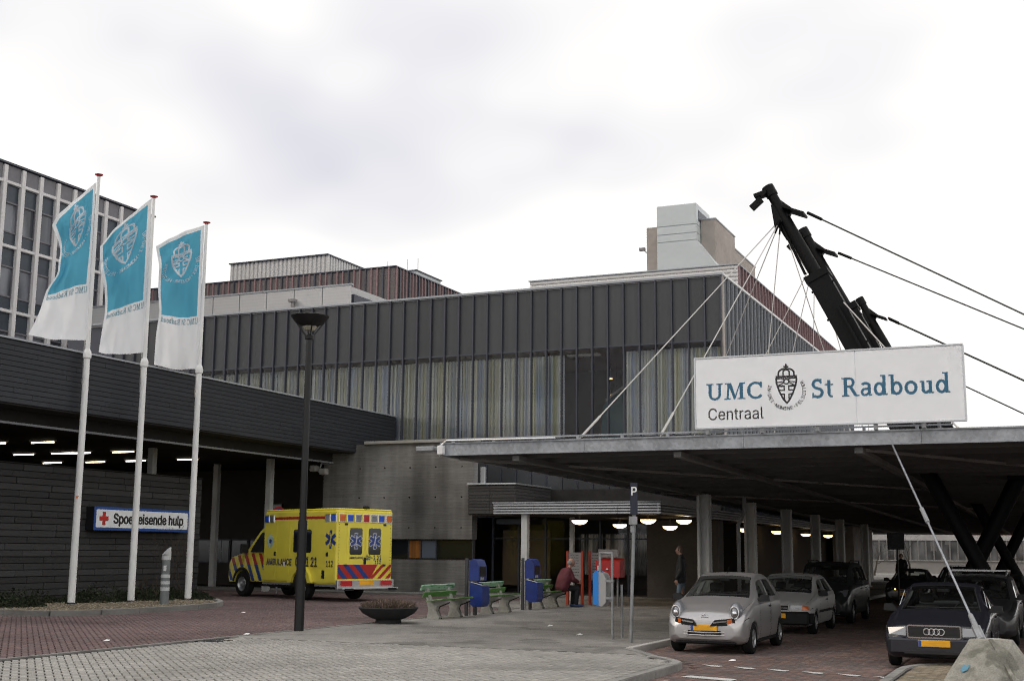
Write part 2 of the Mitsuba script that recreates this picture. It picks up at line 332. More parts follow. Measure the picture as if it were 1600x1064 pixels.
# ---------------------------------------------------------------- lettering and emblem
def arcp(cx, cy, rx, ry, a0, a1, n=20):
    t = np.radians(np.linspace(a0, a1, n)); return list(zip(cx + rx*np.cos(t), cy + ry*np.sin(t)))
def stk(pts, w): return LineString(pts).buffer(w/2, cap_style=2, join_style=1)
def rc(x0, y0, x1, y1): return sbox(x0, y0, x1, y1)
SERIF_A, SERIF_B = 0.165, 0.10          # thick and thin strokes, cap height 1
def glyph(ch):
    a, b, s = SERIF_A, SERIF_B, 0.075
    if ch == 'U': g = [stk([(.19, 1), (.19, .36)] + arcp(.44, .34, .25, .29, 180, 360) + [(.69, .36), (.69, 1)], (a+b)/2), rc(.0, 1-s, .38, 1), rc(.52, 1-s, .86, 1), rc(.11, .3, .11+a, 1)]; w = .88
    elif ch == 'M': g = [stk([(.17, .0), (.23, 1)], b), Polygon([(.17, 1), (.36, 1), (.58, .22), (.50, .0)]), Polygon([(.50, .0), (.56, .0), (.86, 1), (.80, 1)]), rc(.80, 0, .80+a, 1), rc(.0, 0, .33, s), rc(.68, 0, 1.08, s), rc(.05, 1-s, .3, 1), rc(.8, 1-s, 1.08, 1)]; w = 1.1
    elif ch == 'C': g = [stk(arcp(.47, .5, .37, .45, 38, 322, 30), (a+b)/2*1.02), rc(.70, .66, .79, 1.0), rc(.06, .32, .06+a*.9, .68)]; w = .86
    elif ch == 'S': g = [stk(arcp(.32, .73, .21, .215, 40, 255, 16) + arcp(.32, .265, .23, .225, 75, -140, 18), a*.9), rc(.45, .74, .53, 1.0), rc(.05, .0, .13, .27)]; w = .64
    elif ch == 't': g = [rc(.13, .18, .13+a*.95, .92), rc(.0, .64, .42, .64+s), stk([(.21, .25)] + arcp(.32, .19, .115, .14, 180, 300, 10), b*1.1)]; w = .47
    elif ch == 'R': g = [rc(.10, 0, .10+a, 1), stk([(.15, .95), (.36, .95)] + arcp(.38, .735, .20, .215, 90, -90, 14) + [(.15, .52)], b*1.2), Polygon([(.33, .52), (.50, .52), (.80, .0), (.62, .0)]), rc(0, 0, .37, s), rc(0, 1-s, .25, 1), rc(.62, 0, .86, s), rc(.50, .62, .50+a*.55, .86)]; w = .86
    elif ch == 'a': g = [stk(arcp(.26, .50, .19, .165, 150, 20, 12) + [(.44, .5), (.44, .10)], a*.85), stk([(.44, .38), (.28, .36)] + arcp(.225, .20, .145, .16, 90, 300, 14) + [(.44, .14)], b*1.2), rc(.42, .0, .58, s)]; w = .60
    elif ch == 'd': g = [stk(arcp(.28, .335, .20, .29, 0, 360, 26), (a+b)/2*1.05), rc(.44, .0, .44+a*.9, 1.06), rc(.34, 1.06-s, .5, 1.06), rc(.5, 0, .68, s)]; w = .70
    elif ch == 'b': g = [stk(arcp(.37, .335, .20, .29, 0, 360, 26), (a+b)/2*1.05), rc(.09, .03, .09+a*.9, 1.06), rc(.0, 1.06-s, .2, 1.06)]; w = .68
    elif ch == 'o': g = [stk(arcp(.32, .335, .235, .29, 0, 360, 26), (a+b)/2*1.1)]; w = .67
    elif ch == 'u': g = [stk([(.17, .64), (.17, .24)] + arcp(.31, .22, .14, .165, 180, 300, 10) + [(.46, .14)], a*.85), rc(.44, 0, .44+a*.9, .66), rc(.03, .66-s, .2, .66), rc(.34, .66-s, .5, .66), rc(.5, 0, .68, s)]; w = .71
    else: return None, .28
    return unary_union([q.buffer(0) for q in g]), w
def serif_text(text, height, width=None):
    """slab serif lettering as a shapely shape, baseline at y = 0, starting at x = 0"""
    x, out = 0.0, []
    for ch in text:
        g, w = glyph(ch)
        if g is not None: out.append(affinity.translate(g, x, 0))
        x += w + .045
    g = unary_union(out); g = affinity.scale(g, height, height, origin=(0, 0))
    if width:
        x0, _, x1, _ = g.bounds; g = affinity.scale(affinity.translate(g, -x0, 0), width/(x1-x0), 1, origin=(0, 0))
    return g
def sans(text, height, depth=0.003, bold=False, width=None):
    m = meshkit.text_mesh(text, height, depth, bold)
    x0, x1 = m.bounds[:, 0]; m.apply_translation((-x0, 0, 0))
    if width: m.apply_scale((width/(x1-x0), 1, 1))
    return m
def emblem(h):
    """shield with crown, eagle, rays and cross; total height h, tip of the shield at (0, 0)"""
    L = .042
    sh = Polygon([(-.255, .70), (-.27, .60), (-.25, .48), (-.18, .28), (-.09, .10), (0, 0), (.09, .10), (.18, .28), (.25, .48), (.27, .60), (.255, .70)])
    inner = sh.buffer(-L)
    g = [sh.difference(inner)]
    g += [stk([(-.26, .675), (.26, .675)], .03), stk([(-.25, .635), (-.10, .635), (-.05, .60)], .035), stk([(.25, .635), (.10, .635), (.05, .60)], .035)]
    ring = Point(0, .555).buffer(.075).difference(Point(0, .555).buffer(.045))
    g += [ring, stk(arcp(-.045, .625, .03, .03, 0, 200, 8), .025), stk(arcp(.045, .625, .03, .03, -20, 180, 8), .025)]
    for sx in (-1, 1):
        g += [stk([(sx*.07, .56), (sx*.24, .535)], .028), stk([(sx*.07, .53), (sx*.215, .455)], .028), stk([(sx*.21, .465), (sx*.04, .45)], .028)]
        g += [stk([(sx*.055, .44), (sx*.055, .345), (sx*.19, .345)], .03), stk([(sx*.15, .25), (sx*.055, .25), (sx*.055, .07)], .03), stk([(sx*.055, .44), (sx*.21, .44)], .03)]
    body = [x.intersection(sh) for x in g]
    cr = [stk([(-.19, .70), (-.19, .76)] + arcp(-.03, .76, .16, .11, 180, 90, 8) + arcp(.03, .76, .16, .11, 90, 0, 8) + [(.19, .70)], .04),
          stk([(-.075, .70), (-.075, .78)] + arcp(0, .79, .075, .055, 180, 0, 10) + [(.075, .70)], .035), rc(-.02, .86, .02, .99), rc(-.06, .90, .06, .94)]
    g = unary_union(body + cr).buffer(0)
    return affinity.scale(g, h, h, origin=(0, 0))
def arc_text(text, height, r, a0, a1, cy, depth=0.003, bold=False):
    """letters standing round the lower half of a circle, reading from angle a0 to a1 (degrees)"""
    out, n = [], len(text)
    for i, ch in enumerate(text):
        if ch == ' ': continue
        if ch == '.':
            m = trimesh.creation.box((height*.25, height*.25, depth)); m.apply_translation((0, height*.5, depth/2))
        else:
            m = meshkit.text_mesh(ch, height, depth, bold); m.apply_translation((-m.bounds[:, 0].mean(), 0, 0))
        a = math.radians(a0 + (a1-a0)*(i+.5)/n)
        m.apply_translation((0, -height/2, 0))
        m.apply_transform(trimesh.transformations.rotation_matrix(a + math.pi/2, (0, 0, 1)))
        m.apply_translation((r*math.cos(a), cy + r*math.sin(a), 0)); out.append(m)
    return join(out)
MOTTO = 'IN.DEI.NOMINE.FELICITER'

# ---------------------------------------------------------------- ground, roads, pavements
rng = np.random.default_rng(5)
def flat(poly, z, m, name, parent=None, thick=0.0, **kw):
    if thick: return add(name, (lambda q: (q.apply_translation((0, 0, z-thick)), q)[1])(ext(poly, thick)), m, parent, **kw)
    v, f = trimesh.creation.triangulate_polygon(poly, engine='earcut')
    mesh = trimesh.Trimesh(np.column_stack([v, np.full(len(v), z)]), f, process=False)
    if mesh.face_normals[:, 2].sum() < 0: mesh.invert()
    return add(name, mesh, m, parent, **kw)
flat(sbox(-1500, -300, 1500, 2500), -0.20, 'm_ground', 'ground', kind='structure', label='grey open ground reaching to the horizon')
flat(sbox(-7.3, -20, 40, 114), -0.10, 'm_road_brick', 'street', kind='structure', label='dark red brick street and parking bays under the canopy')
flat(sbox(-90, -20, -14.2, 70), -0.055, 'm_joint', 'ambulance_road', kind='structure', label='dark red brick road leading to the ambulance bay')
PAVE = Polygon([(-14.4, -5), (-5.46, -5), (-5.46, 18.3)] + [(-5.46 - .55*(1-math.cos(t)), 18.3 + 1.0*math.sin(t)) for t in np.linspace(.2, 1.5, 6)] +
               [(-6.6, 20.3), (-7.1, 20.9), (-7.1, 110), (-16.5, 110), (-16.5, 34.2), (-14.4, 33.4)])
NEAR = PAVE.intersection(sbox(-20, -6, 0, 19.75)); FAR = PAVE.difference(sbox(-20, -6, 0, 19.75))
flat(FAR, 0.0, 'm_walk', 'pavement', thick=0.18, kind='structure', label='worn grey pavement between the benches and the parked cars')
flat(NEAR, -0.021, 'm_joint', 'brick_pavement', thick=0.15, kind='structure', label='grey paver pavement in the foreground')
flat(sbox(-60, 41.9, -16.6, 44), 0.02, 'm_kerb', 'wall_plinth', thick=0.1, kind='structure', label='low concrete plinth along the concrete wall')

ROT = math.radians(45)
def herring(x0, x1, y0, y1, c, keep=None):
    """herringbone at 45 degrees to the kerbs: (x, y, quarter turn) of every brick in the rectangle"""
    R = math.hypot(x1-x0, y1-y0)/2; n = int(R/c) + 2; mx, my = (x0+x1)/2, (y0+y1)/2
    I, J = np.meshgrid(np.arange(-n, n), np.arange(-n, n)); k = (I - J) % 4
    out = []
    for kk, dx, dy in ((0, 1, .5), (3, .5, 1)):
        s = k == kk; u, v = (I[s] + dx)*c, (J[s] + dy)*c
        out.append(np.column_stack([mx + u*math.cos(ROT) - v*math.sin(ROT), my + u*math.sin(ROT) + v*math.cos(ROT), np.full(len(u), float(kk == 3))]))
    out = np.vstack(out); m = (out[:, 0] > x0) & (out[:, 0] < x1) & (out[:, 1] > y0) & (out[:, 1] < y1)
    return out[m]
def brick_template(l, w, h, ch=0.007):
    """a brick without underside: 4 sides, chamfer, top"""
    x, y = l/2, w/2
    lo = [(-x, -y, -h), (x, -y, -h), (x, y, -h), (-x, y, -h)]
    mi_ = [(-x, -y, -ch), (x, -y, -ch), (x, y, -ch), (-x, y, -ch)]
    to = [(-x+ch, -y+ch, 0), (x-ch, -y+ch, 0), (x-ch, y-ch, 0), (-x+ch, y-ch, 0)]
    v = np.array(lo + mi_ + to); f = []
    for a in (0, 4):
        for i in range(4):
            j = (i+1) % 4
            f += [(a+i, a+j, a+4+j), (a+i, a+4+j, a+4+i)]
    f += [(8, 9, 10), (8, 10, 11)]
    return v, np.array(f)
def lay(bricks, c, gap, h, z, palette, parent, name, near, seed, jit=0.003, nmax=298):
    """lay bricks: the nearest ones in view one entry each, the rest as one mesh"""
    r = np.random.default_rng(seed)
    v0, f0 = brick_template(2*c-gap, c-gap, h)
    pal = np.asarray(palette, float)
    d = np.hypot(bricks[:, 0], bricks[:, 1]); ang = np.degrees(np.arctan2(-bricks[:, 0], bricks[:, 1]))
    inview = near(bricks[:, 0], bricks[:, 1])
    order = np.lexsort((d, ~inview))
    bricks = bricks[order]; inview = inview[order]
    shapes = [[P((v0, f0), 'm_paver', color=np.tile(c_*k, (len(v0), 1))) for k in (.93, 1.0, 1.06)] for c_ in pal]
    n = min(nmax, int(inview.sum()))
    for x, y, o in bricks[:n]:
        put(name, shapes[r.integers(len(pal))][r.integers(3)], parent, T(x, y, z + r.normal(0, jit*.6)) @ RZ(45 + 90*o + r.normal(0, .5)))
    rest = bricks[n:]
    m = len(rest); ang = np.radians(45 + 90*rest[:, 2] + r.normal(0, .5, m)); ca, sa = np.cos(ang), np.sin(ang)
    tilt = r.normal(0, .008, (m, 2))
    vx = v0[None, :, 0]*ca[:, None] - v0[None, :, 1]*sa[:, None]; vy = v0[None, :, 0]*sa[:, None] + v0[None, :, 1]*ca[:, None]
    vz = v0[None, :, 2] + tilt[:, :1]*v0[None, :, 0] + tilt[:, 1:]*v0[None, :, 1] + z + r.normal(0, jit*.5, (m, 1))
    V = np.stack([vx + rest[:, :1], vy + rest[:, 1:2], vz], -1).reshape(-1, 3)
    F = (f0[None] + (np.arange(m)*len(v0))[:, None, None]).reshape(-1, 3)
    cols = pal[r.integers(len(pal), size=m)]*r.uniform(.90, 1.08, (m, 1))
    low = meshkit.fbm(np.column_stack([rest[:, :2]*.45, np.zeros(m)]), 3, seed=seed)
    cols = cols*(0.64 + 0.72*low[:, None])
    put(name + '_field', P((V, F), 'm_paver', color=np.repeat(cols, len(v0), 0)), parent, kind='stuff')
from shapely.prepared import prep
from shapely import contains_xy
def in_poly(poly):
    return lambda x, y: contains_xy(poly, x, y)
GREY = [(0.262, 0.254, 0.236), (0.250, 0.242, 0.226), (0.272, 0.262, 0.241), (0.240, 0.231, 0.216)]
RED = [(0.130, 0.088, 0.085), (0.120, 0.086, 0.084), (0.136, 0.098, 0.093), (0.110, 0.085, 0.085), (0.125, 0.095, 0.092)]
inner = in_poly(PAVE.buffer(-0.15).intersection(sbox(-20, -6, 0, 19.70)))
B = herring(-14.4, -5.3, 11.5, 19.75, .105, lambda x, y: True); B = B[inner(B[:, 0], B[:, 1])]
lay(B, .105, .019, .022, 0.0, GREY, 'brick_pavement', 'paver', lambda x, y: (y > 14.6) & (x + .42*y > -6.6 + .0*y) | (y > 15.2) & (x > -9), 3)
BED = Polygon([(-31, 21.9), (-26.5, 22.9), (-24.1, 23.55), (-22.8, 23.8), (-22.1, 24.6), (-21.9, 26.2), (-21.95, 28.4), (-22.3, 29.8), (-22.95, 30.9), (-24.0, 32.0), (-25.4, 33.2), (-27.4, 34.6), (-31, 36)])
redz = Polygon([(-34, 10), (-14.62, 10), (-14.62, 33.4), (-16.7, 34.3), (-16.7, 41.7), (-34, 41.7)]).difference(BED.buffer(.02))
inr = in_poly(redz)
B = herring(-33, -14.6, 12.0, 41.6, .105, lambda x, y: True); B = B[inr(B[:, 0], B[:, 1])]
ang = np.degrees(np.arctan2(-B[:, 0], B[:, 1])); B = B[(ang < 50)]
lay(B, .105, .021, .022, -0.034, RED, 'ambulance_road', 'brick', lambda x, y: (np.degrees(np.arctan2(-x, y)) < 45.5) & (y > 14.3), 7)
# red bricks of the street between the foreground kerbs
strz = Polygon([(-5.28, 14), (0.5, 14), (0.5, 17.2), (-2.4, 17.2), (-2.55, 20), (-2.6, 30), (-6.9, 30), (-6.9, 21.0), (-5.9, 20.2), (-5.28, 18.9)])
ins = in_poly(strz)
B = herring(-7, .5, 14.0, 30, .105, lambda x, y: True); B = B[ins(B[:, 0], B[:, 1])]
lay(B, .105, .017, .020, -0.080, [(0.140, 0.096, 0.086), (0.155, 0.108, 0.096), (0.118, 0.092, 0.086), (0.108, 0.092, 0.086)], 'street', 'brick', lambda x, y: (y > 16.6) & (x > -5.3), 11, nmax=290)

def kerb(pts, w, z0, z1, m, parent, name='kerb_stone', step=1.0, gap=.012):
    L = LineString(pts); n = max(1, int(round(L.length/step)))
    for i in range(n):
        a, b = L.length*i/n + gap/2, L.length*(i+1)/n - gap/2
        q = [L.interpolate(t) for t in np.linspace(a, b, 3)]
        s = LineString([(p.x, p.y) for p in q]).buffer(w/2, cap_style=2)
        c1 = ext(s, z1-z0-.012); c1.apply_translation((0, 0, z0))
        c2 = ext(s.buffer(-.012), .012); c2.apply_translation((0, 0, z1-.012))
        add(name, join(c1, c2), m, parent)
kerb([(x, y) for x, y in list(NEAR.exterior.coords) if x > -7 and y > 5 and y < 19.74][:0] or [(-5.46, 12), (-5.46, 18.3)] + [(-5.46 - .55*(1-math.cos(t)), 18.3 + 1.0*math.sin(t)) for t in np.linspace(.2, 1.5, 6)] + [(-6.6, 20.3), (-7.05, 20.85)], .16, -.18, 0.008, 'm_kerb', 'brick_pavement')
kerb([(-7.02, 20.95), (-7.02, 60)], .14, -.18, 0.012, 'm_kerb_pale', 'pavement', step=1.5)
kerb([(-14.48, 8), (-14.48, 20), (-14.52, 33.3)], .10, -.16, 0.006, 'm_kerb', 'pavement')
kerb([(-14.5, 33.45), (-16.55, 34.25), (-16.6, 41.7)], .12, -.16, 0.008, 'm_kerb', 'pavement')
# flower bed round the flagpoles
flat(BED.buffer(-.1), 0.07, 'm_soil', 'planting_bed', thick=.2, kind='structure', label='gravelly soil bed with a rounded kerb at the foot of the flagpoles')
kerb(list(BED.exterior.coords)[:-2], .17, -.16, 0.10, 'm_kerb', 'planting_bed', step=1.2)
# island at the bottom right
ISL = Polygon([(-2.30, 5), (8, 5), (8, 20.6), (-1.9, 20.6), (-2.2, 20.3), (-2.36, 19.6)])
flat(ISL, -0.019, 'm_joint', 'traffic_island', thick=.15, kind='structure', label='paved kerbed island under the concrete cable anchor')
ini = in_poly(ISL.buffer(-.16))
B = herring(-2.4, 1.4, 14, 20.6, .105, lambda x, y: True); B = B[ini(B[:, 0], B[:, 1])]
lay(B, .105, .017, .020, 0.0, [(.20, .165, .12), (.17, .15, .115), (.23, .19, .14)], 'traffic_island', 'paver', lambda x, y: (y > 17.0) & (x < 0.2), 13, nmax=260)
kerb([(-2.26, 8), (-2.32, 19.6), (-2.1, 20.25), (-1.85, 20.55), (6, 20.55)], .15, -.18, .008, 'm_kerb', 'traffic_island')
# give way marks and the crossing bar
for i in range(6):
    x = -5.30 + i*.53; y = 19.30 - i*.118
    add('give_way_mark', ext(Polygon([(x, y+.06), (x+.36, y-.05), (x+.33, y-.20), (x+.22, y-.19)]), .004).apply_translation((0, 0, -.075)), 'm_marking', 'street')
for x, y in ((-5.15, 16.5), (-5.05, 17.35)):
    add('crossing_bar', ext(Polygon([(x, y), (x+.75, y-.22), (x+.78, y+.02), (x+.06, y+.22)]), .004).apply_translation((0, 0, -.075)), 'm_marking', 'street')
# drain grate in the pavement edge
k = thing('drain_grate', 'dark iron drain grate in the edge of the grey pavement left of the street lamp', 'drain')
add('frame', join(bx(-14.32, -13.86, 18.55, 18.59, -.03, .006), bx(-14.32, -13.86, 19.01, 19.05, -.03, .006), bx(-14.32, -14.28, 18.591, 19.009, -.03, .006), bx(-13.90, -13.86, 18.591, 19.009, -.03, .006)), 'm_dark_paint', k)
for i in range(6): add('bar', bx(-14.27 + i*.065, -14.235 + i*.065, 18.592, 19.008, -.03, .004), 'm_dark_paint', k)
# litter
for li, (x, y, z) in enumerate(((-5.1, 20.2, -.076), (-16.0, 18.1, -.030), (-9.0, 23.6, .002), (-10.6, 26.0, .002), (-14.9, 20.8, -.030), (-8.9, 30.1, .002), (-19.8, 27.5, -.030))):
    k = add('paper_scrap', trimesh.convex.convex_hull(np.array([(x, y, z), (x+.12, y+.02, z+.006), (x+.10, y+.09, z+.02), (x+.01, y+.07, z+.012), (x+.05, y+.05, z+.03)])), 'm_white_flat')
    labels[k] = {'label': f'small white scrap of litter {["on the street in front of the silver car", "on the red bricks at the far left", "on the pavement left of the hoop stand", "on the pavement between planter and hoop stand", "on the red bricks beside the street lamp", "on the pavement near the standing man", "on the red bricks before the planting bed"][li]}', 'category': 'litter', 'group': 'scraps of litter on the ground'}

# ---------------------------------------------------------------- emergency wing (left)
W = thing('emergency_wing', 'dark brick wing with boarded fascia over the ambulance bay, behind the flagpoles', 'building')
fas = add('fascia', bx(-26.35, -25.68, 8, 46, 5.40, 7.09), 'm_mortar_dark', W)
r = np.random.default_rng(21)
pl = {}
for row in range(12):
    z0 = 5.405 + row*.1405; y = 12.0 + r.uniform(-2, 0)
    while y < 45.95:
        y1 = min(y + r.uniform(2.6, 3.6), 45.99)
        k = r.uniform(.9, 1.1)
        m = bx(-25.68, -25.625 - r.uniform(0, .008), y+.002, y1-.002, z0, z0+.129, .006)
        if y1 > 22: add('plank', m, 'm_plank_dark', fas, color=vcol(m, np.array((.031, .034, .041))*k))
        y = y1
add('fascia_cap', bx(-26.4, -25.58, 8, 46, 7.10, 7.15), 'm_fin_alu', W)
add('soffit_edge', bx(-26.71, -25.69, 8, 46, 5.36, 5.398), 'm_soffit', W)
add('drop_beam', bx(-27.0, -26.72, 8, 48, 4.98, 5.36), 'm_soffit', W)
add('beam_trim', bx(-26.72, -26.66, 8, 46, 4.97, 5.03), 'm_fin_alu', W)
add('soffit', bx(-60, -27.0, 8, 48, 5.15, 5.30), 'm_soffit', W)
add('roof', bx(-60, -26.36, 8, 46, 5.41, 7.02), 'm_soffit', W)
bw = add('brick_wall', bx(-28.2, -27.84, 8, 36, -.05, 4.0), 'm_mortar_dark', W)
for row in range(21):
    z0 = .0 + row*.190; y = 21.5 + (row % 2)*.6 + r.uniform(-.2, .2)
    while y < 35.9:
        y1 = min(y + r.uniform(1.0, 1.35), 36.0)
        k = r.uniform(.85, 1.12)*(1 + .14*math.sin(row*1.9)); pro = r.uniform(0, .028)
        m = bx(-27.84, -27.80+pro + .02*(row % 3 == 1), y+.003, y1-.006, z0+.006, z0+.178, .008)
        add('brick', m, 'm_brick_dark', bw, color=vcol(m, np.array((.052, .0515, .053))*k))
        y = y1
    m = bx(-28.18, -27.845, 36.0, 36.02 + r.uniform(0, .02), z0+.006, z0+.178, .006)
    add('brick', m, 'm_brick_dark', bw, color=vcol(m, np.array((.055, .053, .05))*r.uniform(.8, 1.15)))
add('wall_cap', bx(-28.22, -27.78, 8, 36.04, 4.005, 4.03), 'm_mortar_dark', W)
for (x, y) in ((-30.0, 35.95), (-29.0, 41.85), (-33.2, 44.0)):
    add('column', bx(x-.12, x+.12, y-.12, y+.12, -.05, 5.148, .01), 'm_column', W)
add('back_wall', bx(-60, -27.15, 48.0, 48.3, -.05, 5.3), 'm_interior', W)
for i in range(4):
    x = -37.2 + i*1.0
    w = add('window', bx(x+.03, x+.95, 47.93, 47.995, .93, 2.02, .01), 'm_mullion', W)
    add('pane', bx(x+.09, x+.89, 47.90, 47.925, 1.0, 1.95), 'm_glass_blue', w)
    if i in (1, 3): add('sash', bx(x+.46, x+.50, 47.88, 47.898, 1.0, 1.95), 'm_fin_alu', w)
add('door', bx(-33.05, -32.5, 47.90, 47.99, 2.3, 3.6, .01), 'm_glass_dark', W)

lampk = 0
for ti, (x, y) in enumerate(((-36.4, 36.23), (-31.45, 32.1), (-34.48, 36.2), (-38.88, 40.3), (-33.7, 36.3), (-36.7, 40.45), (-31.7, 36.35), (-34.55, 40.4), (-31.95, 40.4), (-33.4, 31.9))):
    t = thing('ceiling_tube_light', f'lit fluorescent tube on the bay ceiling, {["far left of the middle row", "right one of the nearest row", "second of the middle row", "left end of the farthest row", "third of the middle row", "second of the farthest row", "right end of the middle row", "third of the farthest row", "right end of the farthest row", "cut by the left frame edge"][ti]}', 'ceiling light', 'lit tubes under the wing ceiling')
    add('housing', bx(x-.56, x+.56, y-.06, y+.06, 5.10, 5.149, .008), 'm_white_flat', t)
    scene[t + '__tube'] = {**P(tube((x-.5, y, 5.07), (x+.5, y, 5.07), .026, n=8), 'm_white_flat', True), 'emitter': {'type': 'area', 'radiance': rgb(.95, .78, .52)}}

# ---------------------------------------------------------------- concrete wall and main hospital block
H_ = thing('hospital_block', 'dark grey panelled hospital block with curtained upper windows', 'building')
cw = add('concrete_wall', bx(-27.1, -20.5, 42.8, 43.25, 2.02, 5.68), 'm_board_concrete', H_)
add('lower_wall', bx(-27.1, -20.45, 42.82, 43.25, -.05, 1.24), 'm_board_concrete', H_)
add('wall_lip', bx(-25.2, -20.35, 42.65, 43.2, 5.685, 5.80, .01), 'm_concrete', H_)
add('return_wall', bx(-27.12, -26.9, 43.26, 48, -.05, 5.3), 'm_concrete', H_)
holes = []
for i in range(5):
    for z in (2.45, 3.6, 4.75):
        c = trimesh.creation.cylinder(.032, .02, sections=10); c.apply_transform(trimesh.transformations.rotation_matrix(math.pi/2, (1, 0, 0))); c.apply_translation((-20.95 - i*1.12, 42.795, z)); holes.append(c)
for h in holes: add('tie_hole', h, 'm_ink', cw)
wn = add('window_band', bx(-27.1, -20.5, 43.05, 43.1, 1.24, 2.02), 'm_interior', H_)
for x0, x1, m in ((-25.2, -24.4, 'm_glass_dark'), (-24.36, -23.3, 'm_glass_dark'), (-23.26, -22.75, 'orange'), (-22.7, -22.1, 'm_panel_blue'), (-22.05, -20.55, 'm_glass_dark')):
    if m == 'orange': mat('m_orange_blind', proc(lambda p, n, uv: mi.Color3f(.26, .10, .02)*(.7 + .6*noise(p.x*16, p.z*.5))), .8); m = 'm_orange_blind'
    if m == 'm_panel_blue': mat('m_panel_blue', (.10, .12, .16), .6)
    add('pane', bx(x0, x1, 42.98, 43.03, 1.30, 1.97, .006), m, wn)
    add('frame', bx(x1+.002, x1+.038, 42.95, 43.045, 1.24, 2.02), 'm_mullion', wn)
XC = -11.59; PITCHX = .655
core = add('body', bx(-44, -12.0, 52.0, 76, 0, 12.0), 'm_interior', H_)
add('roof', bx(-44, -11.62, 46.1, 76, 12.02, 12.10), 'm_canopy_top', H_)
add('floor_slab', bx(-44, -11.7, 46.12, 52, 5.6, 5.93), 'm_interior_warm', H_)
add('ceiling', bx(-44, -11.7, 46.12, 52, 9.55, 9.7), 'm_interior_warm', H_)
add('backing', bx(-44, -11.65, 46.10, 46.14, 9.56, 12.0), 'm_mullion', H_)
add('roof_rim', bx(-44, XC+.06, 45.86, 46.0, 12.07, 12.16, .01), 'm_fin_alu', H_)
add('roof_rim', bx(XC-.06, XC+.10, 46.0, 78, 12.07, 12.17, .01), 'm_white_flat', H_)
r = np.random.default_rng(31)
n = 46
pan = P(bx(0, PITCHX-.05, 0, .05, 0, 2.42, .008), 'm_panel'); 
pv = []
for k in (.90, .97, 1.0, 1.05): 
    m = bx(.03, PITCHX-.03, 0, .05, 9.60, 12.05, .006); pv.append(P(m, 'm_panel', color=vcol(m, np.array((.071, .071, .071))*k)))
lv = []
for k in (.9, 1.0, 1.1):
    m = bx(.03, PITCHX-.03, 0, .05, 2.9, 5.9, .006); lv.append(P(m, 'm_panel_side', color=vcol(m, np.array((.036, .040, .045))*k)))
fin = P(bx(-.024, .024, -.11, .05, 5.93, 12.07, .004), 'm_mullion'); finl = P(bx(-.015, .015, -.03, .04, 2.9, 5.92), 'm_mullion')
gl = P(bx(.03, PITCHX-.03, 0, .001, 5.98, 9.53), 'm_glass')
glq = mikit.ply((np.array([[.03, 0, 5.98], [PITCHX-.03, 0, 5.98], [PITCHX-.03, 0, 9.53], [.03, 0, 9.53]]), np.array([[0, 1, 2], [0, 2, 3]])), 'm_glass')
def curtain_mesh(seed, w, z0, z1):
    rr = np.random.default_rng(seed); xs = np.linspace(0, w, 34); ph = rr.uniform(0, 6)
    d = .045*np.sin(xs*38 + ph + 1.3*np.sin(xs*7)) + .02*rr.normal(size=34)
    v = np.vstack([np.column_stack([xs, d, np.full(34, z0)]), np.column_stack([xs, d*1.1, np.full(34, z1)])])
    f = [(i, i+1, i+35) for i in range(33)] + [(i, i+35, i+34) for i in range(33)]
    return trimesh.Trimesh(v, f, process=False)
cur = [P(curtain_mesh(s, PITCHX, 6.05, 9.38), 'm_curtain', True) for s in range(5)]
for i in range(n):
    x = XC - PITCHX*(i+1)
    if x < -41.5: break
    put('wall_panel', pv[r.integers(4)], H_, T(x, 45.99, 0))
    w = put('window', glq, H_, T(x, 45.97, 0))
    if not (-18.35 < x+.33 < -15.5): put('curtain', cur[r.integers(5)], w, T(x + r.uniform(-.01, .01), 46.32, 0))
    put('mullion', fin, H_, T(x, 45.99, 0))
    if x > -25.2: put('lower_panel', lv[r.integers(3)], H_, T(x, 46.0, 0)); put('lower_mullion', finl, H_, T(x, 46.0, 0))
put('mullion', fin, H_, T(XC-.02, 45.99, 0))
add('transom', bx(-41.5, XC, 45.93, 46.03, 9.535, 9.595), 'm_mullion', H_)
add('sill', bx(-41.5, XC, 45.90, 46.05, 5.90, 5.975), 'm_mullion', H_)
add('corner_strip', bx(XC-.005, XC+.055, 45.94, 46.16, 5.93, 12.06), 'm_concrete_warm', H_)
